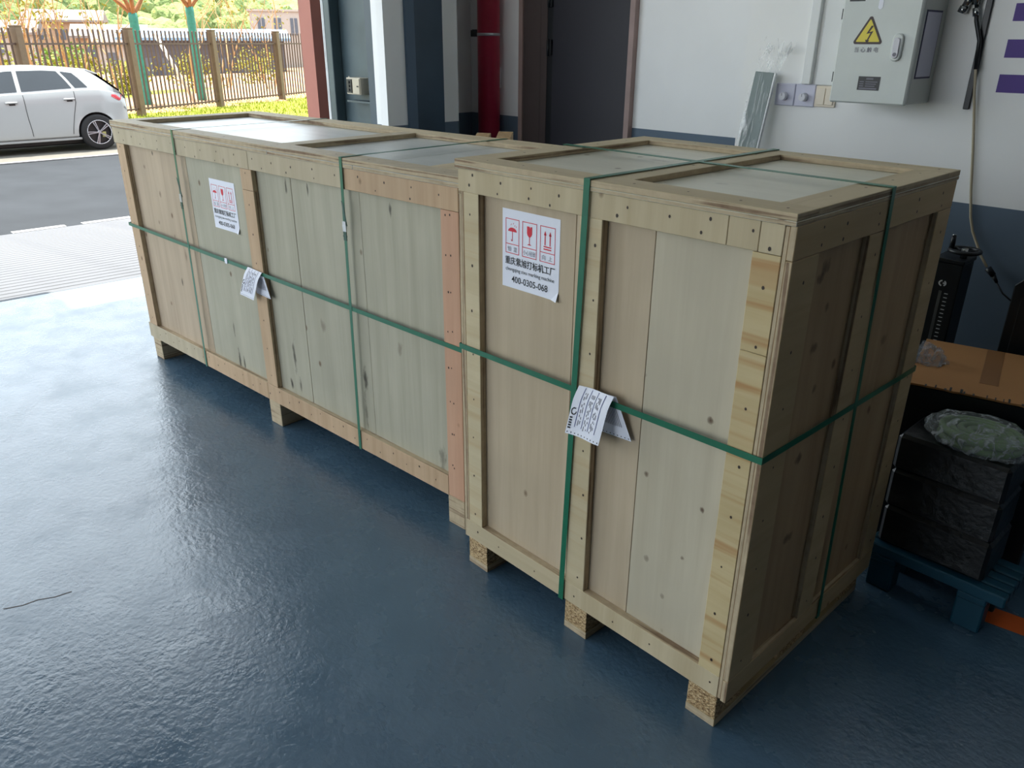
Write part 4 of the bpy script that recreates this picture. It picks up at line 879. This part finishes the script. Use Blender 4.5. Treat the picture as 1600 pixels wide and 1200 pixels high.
for s_ in (1, -1):
    glass('quarter_window', ((.70, .10), (.93, .08), (1.10, .88), (.90, .82)), s_)
    glass('rear_door_window', ((.99, .08), (1.86, .06), (1.83, .90), (1.16, .88)), s_)
    glass('front_door_window', ((1.93, .06), (2.75, .08), (2.35, .90), (1.90, .90)), s_)
    def sp(u, z, out=.004):
        sc = section(u); pts = [(x, zz_) for x, zz_ in sc[:8]]
        for (xa, za), (xb, zb) in zip(pts, pts[1:]):
            if za <= z <= zb: return Vector((s_*(xa+(xb-xa)*(z-za)/(zb-za)+out), -u, z))
        return Vector((s_*(pts[-1][0]+out), -u, z))
    def seam(pts):
        pts = [(a_[0]+(b_[0]-a_[0])*k_/6, a_[1]+(b_[1]-a_[1])*k_/6) for a_, b_ in zip(pts, pts[1:]) for k_ in range(7)]
        pts = [q for i, q in enumerate(pts) if i == 0 or abs(q[1]-pts[i-1][1]) > 1e-6]
        MB().tube([sp(u, z, .002) for u, z in pts], .005, 5).build('door_seam', 'car_black', CAR, fix=False)
    seam([(1.86, 1.06), (1.86, .8), (1.84, .5), (1.83, .33)]); seam([(.98, 1.10), (.99, .9), (1.07, .6), (1.12, .42), (1.13, .33)]); seam([(2.95, 1.0), (2.97, .7), (2.95, .33)])
    for u, z in ((1.00, .97), (1.98, .94)):
        hnd = MB().tube([sp(u+.19*i/6, z-.004*i/6, .004+.022*math.sin(math.pi*i/6)) for i in range(7)], .016, 8).build('door_handle', 'car_white', CAR)
        c_ = sp(u+.09, z-.03, .002); MB().box((c_.x-.004, c_.y-.05, c_.z-.018), (c_.x+.004, c_.y+.05, c_.z+.018)).build('handle_recess', 'car_black', CAR)
    MB().add([sp(.07, 1.0, .008), sp(.12, .92, .008), sp(.16, .90, .008), sp(.30, .985, .008), sp(.28, 1.02, .008)]+[sp(.07, 1.0, -.03), sp(.12, .92, -.03), sp(.16, .90, -.03), sp(.30, .985, -.03), sp(.28, 1.02, -.03)], [(0, 1, 2, 3, 4), (0, 5, 6, 1), (1, 6, 7, 2), (2, 7, 8, 3), (3, 8, 9, 4), (4, 9, 5, 0)]).build('tail_lamp', 'tail_red', CAR)
    for u, zc in WU:
        W_ = empty('wheel', (s_*.80, -u, zc)); W_.parent = CAR
        prof = [(.205, -.10), (.30, -.105), (.328, -.085), (.334, 0), (.328, .085), (.30, .105), (.215, .098)]; tv = []; n = 40
        for i in range(n):
            a = 2*math.pi*i/n
            for r_, x in prof: tv.append((s_*x, r_*math.cos(a), r_*math.sin(a)))
        q = len(prof); MB().add(tv, [(i*q+j, i*q+j+1, ((i+1) % n)*q+j+1, ((i+1) % n)*q+j) for i in range(n) for j in range(q-1)], 0, True).build('tyre', 'tyre', W_)
        MB().cyl((s_*-.02, 0, 0), (s_*.03, 0, 0), .218, n=32).build('rim_barrel', 'rim_dark', W_)
        MB().tube([(s_*.092, .222*math.cos(2*math.pi*i/32), .222*math.sin(2*math.pi*i/32)) for i in range(32)], .010, 6, closed=True).build('rim_lip', 'rim', W_)
        MB().cyl((s_*.03, 0, 0), (s_*.095, 0, 0), .038, .03, 16).build('hub_cap', 'rim', W_)
        for k_ in range(5):
            a = math.radians(90+72*k_+20)
            for da in (-.10, .10):
                MB().add([(s_*x, r_*math.cos(a+g_), r_*math.sin(a+g_)) for r_, x, g_ in ((.03, .09, da*2-.2), (.03, .09, da*2+.2), (.222, .094, da*.9+.045), (.222, .094, da*.9-.045), (.03, .05, da*2-.2), (.03, .05, da*2+.2), (.222, .07, da*.9+.045), (.222, .07, da*.9-.045))], [(0, 1, 2, 3), (4, 5, 6, 7), (0, 1, 5, 4), (1, 2, 6, 5), (2, 3, 7, 6), (3, 0, 4, 7)]).build('spoke', 'rim', W_)
        if u < 1: MB().box((s_*.034-.008, .06, -.10), (s_*.034+.008, .13, .0)).build('brake_caliper', 'caliper', W_)
    MB().box((s_*.80-.05, -3.0, .215), (s_*.80+.05, -.98, .26)).build('sill_trim', 'car_white', CAR, .01)
MB().add([(x, -u, z) for u, hw_, z in ((.085, .66, 1.07), (.46, .56, 1.395)) for x in (-hw_, hw_)]+[(x, -u-.02, z-.02) for u, hw_, z in ((.085, .66, 1.07), (.46, .56, 1.395)) for x in (-hw_, hw_)], [(0, 1, 3, 2), (4, 6, 7, 5), (0, 4, 5, 1), (2, 3, 7, 6)]).build('rear_window', 'car_glass', CAR).location = (0, .012, .02)
MB().prism([(-.40, 1.40), (-.62, 1.49), (-.62, 1.45), (-.43, 1.385)], 'x', -.58, .58).build('roof_spoiler', 'car_white', CAR, .006)
MB().box((-.62, -.02, .40), (.62, .03, .52)).build('bumper_insert', 'car_black', CAR, .01)
MB().box((-.62, -1.08, .2), (.62, -.24, .74)).build('wheel_liner', 'car_black', CAR); MB().box((-.62, -3.74, .2), (.62, -2.9, .74)).build('wheel_liner', 'car_black', CAR)
MB().box((-.66, -4.30, .12), (.66, -.15, .25)).build('underbody', 'car_black', CAR, .02)
for s_ in (1, -1): MB().box((s_*.93-.05, -2.83, 1.05), (s_*1.03+.05, -2.70, 1.18)).build('wing_mirror', 'car_white', CAR, .03)
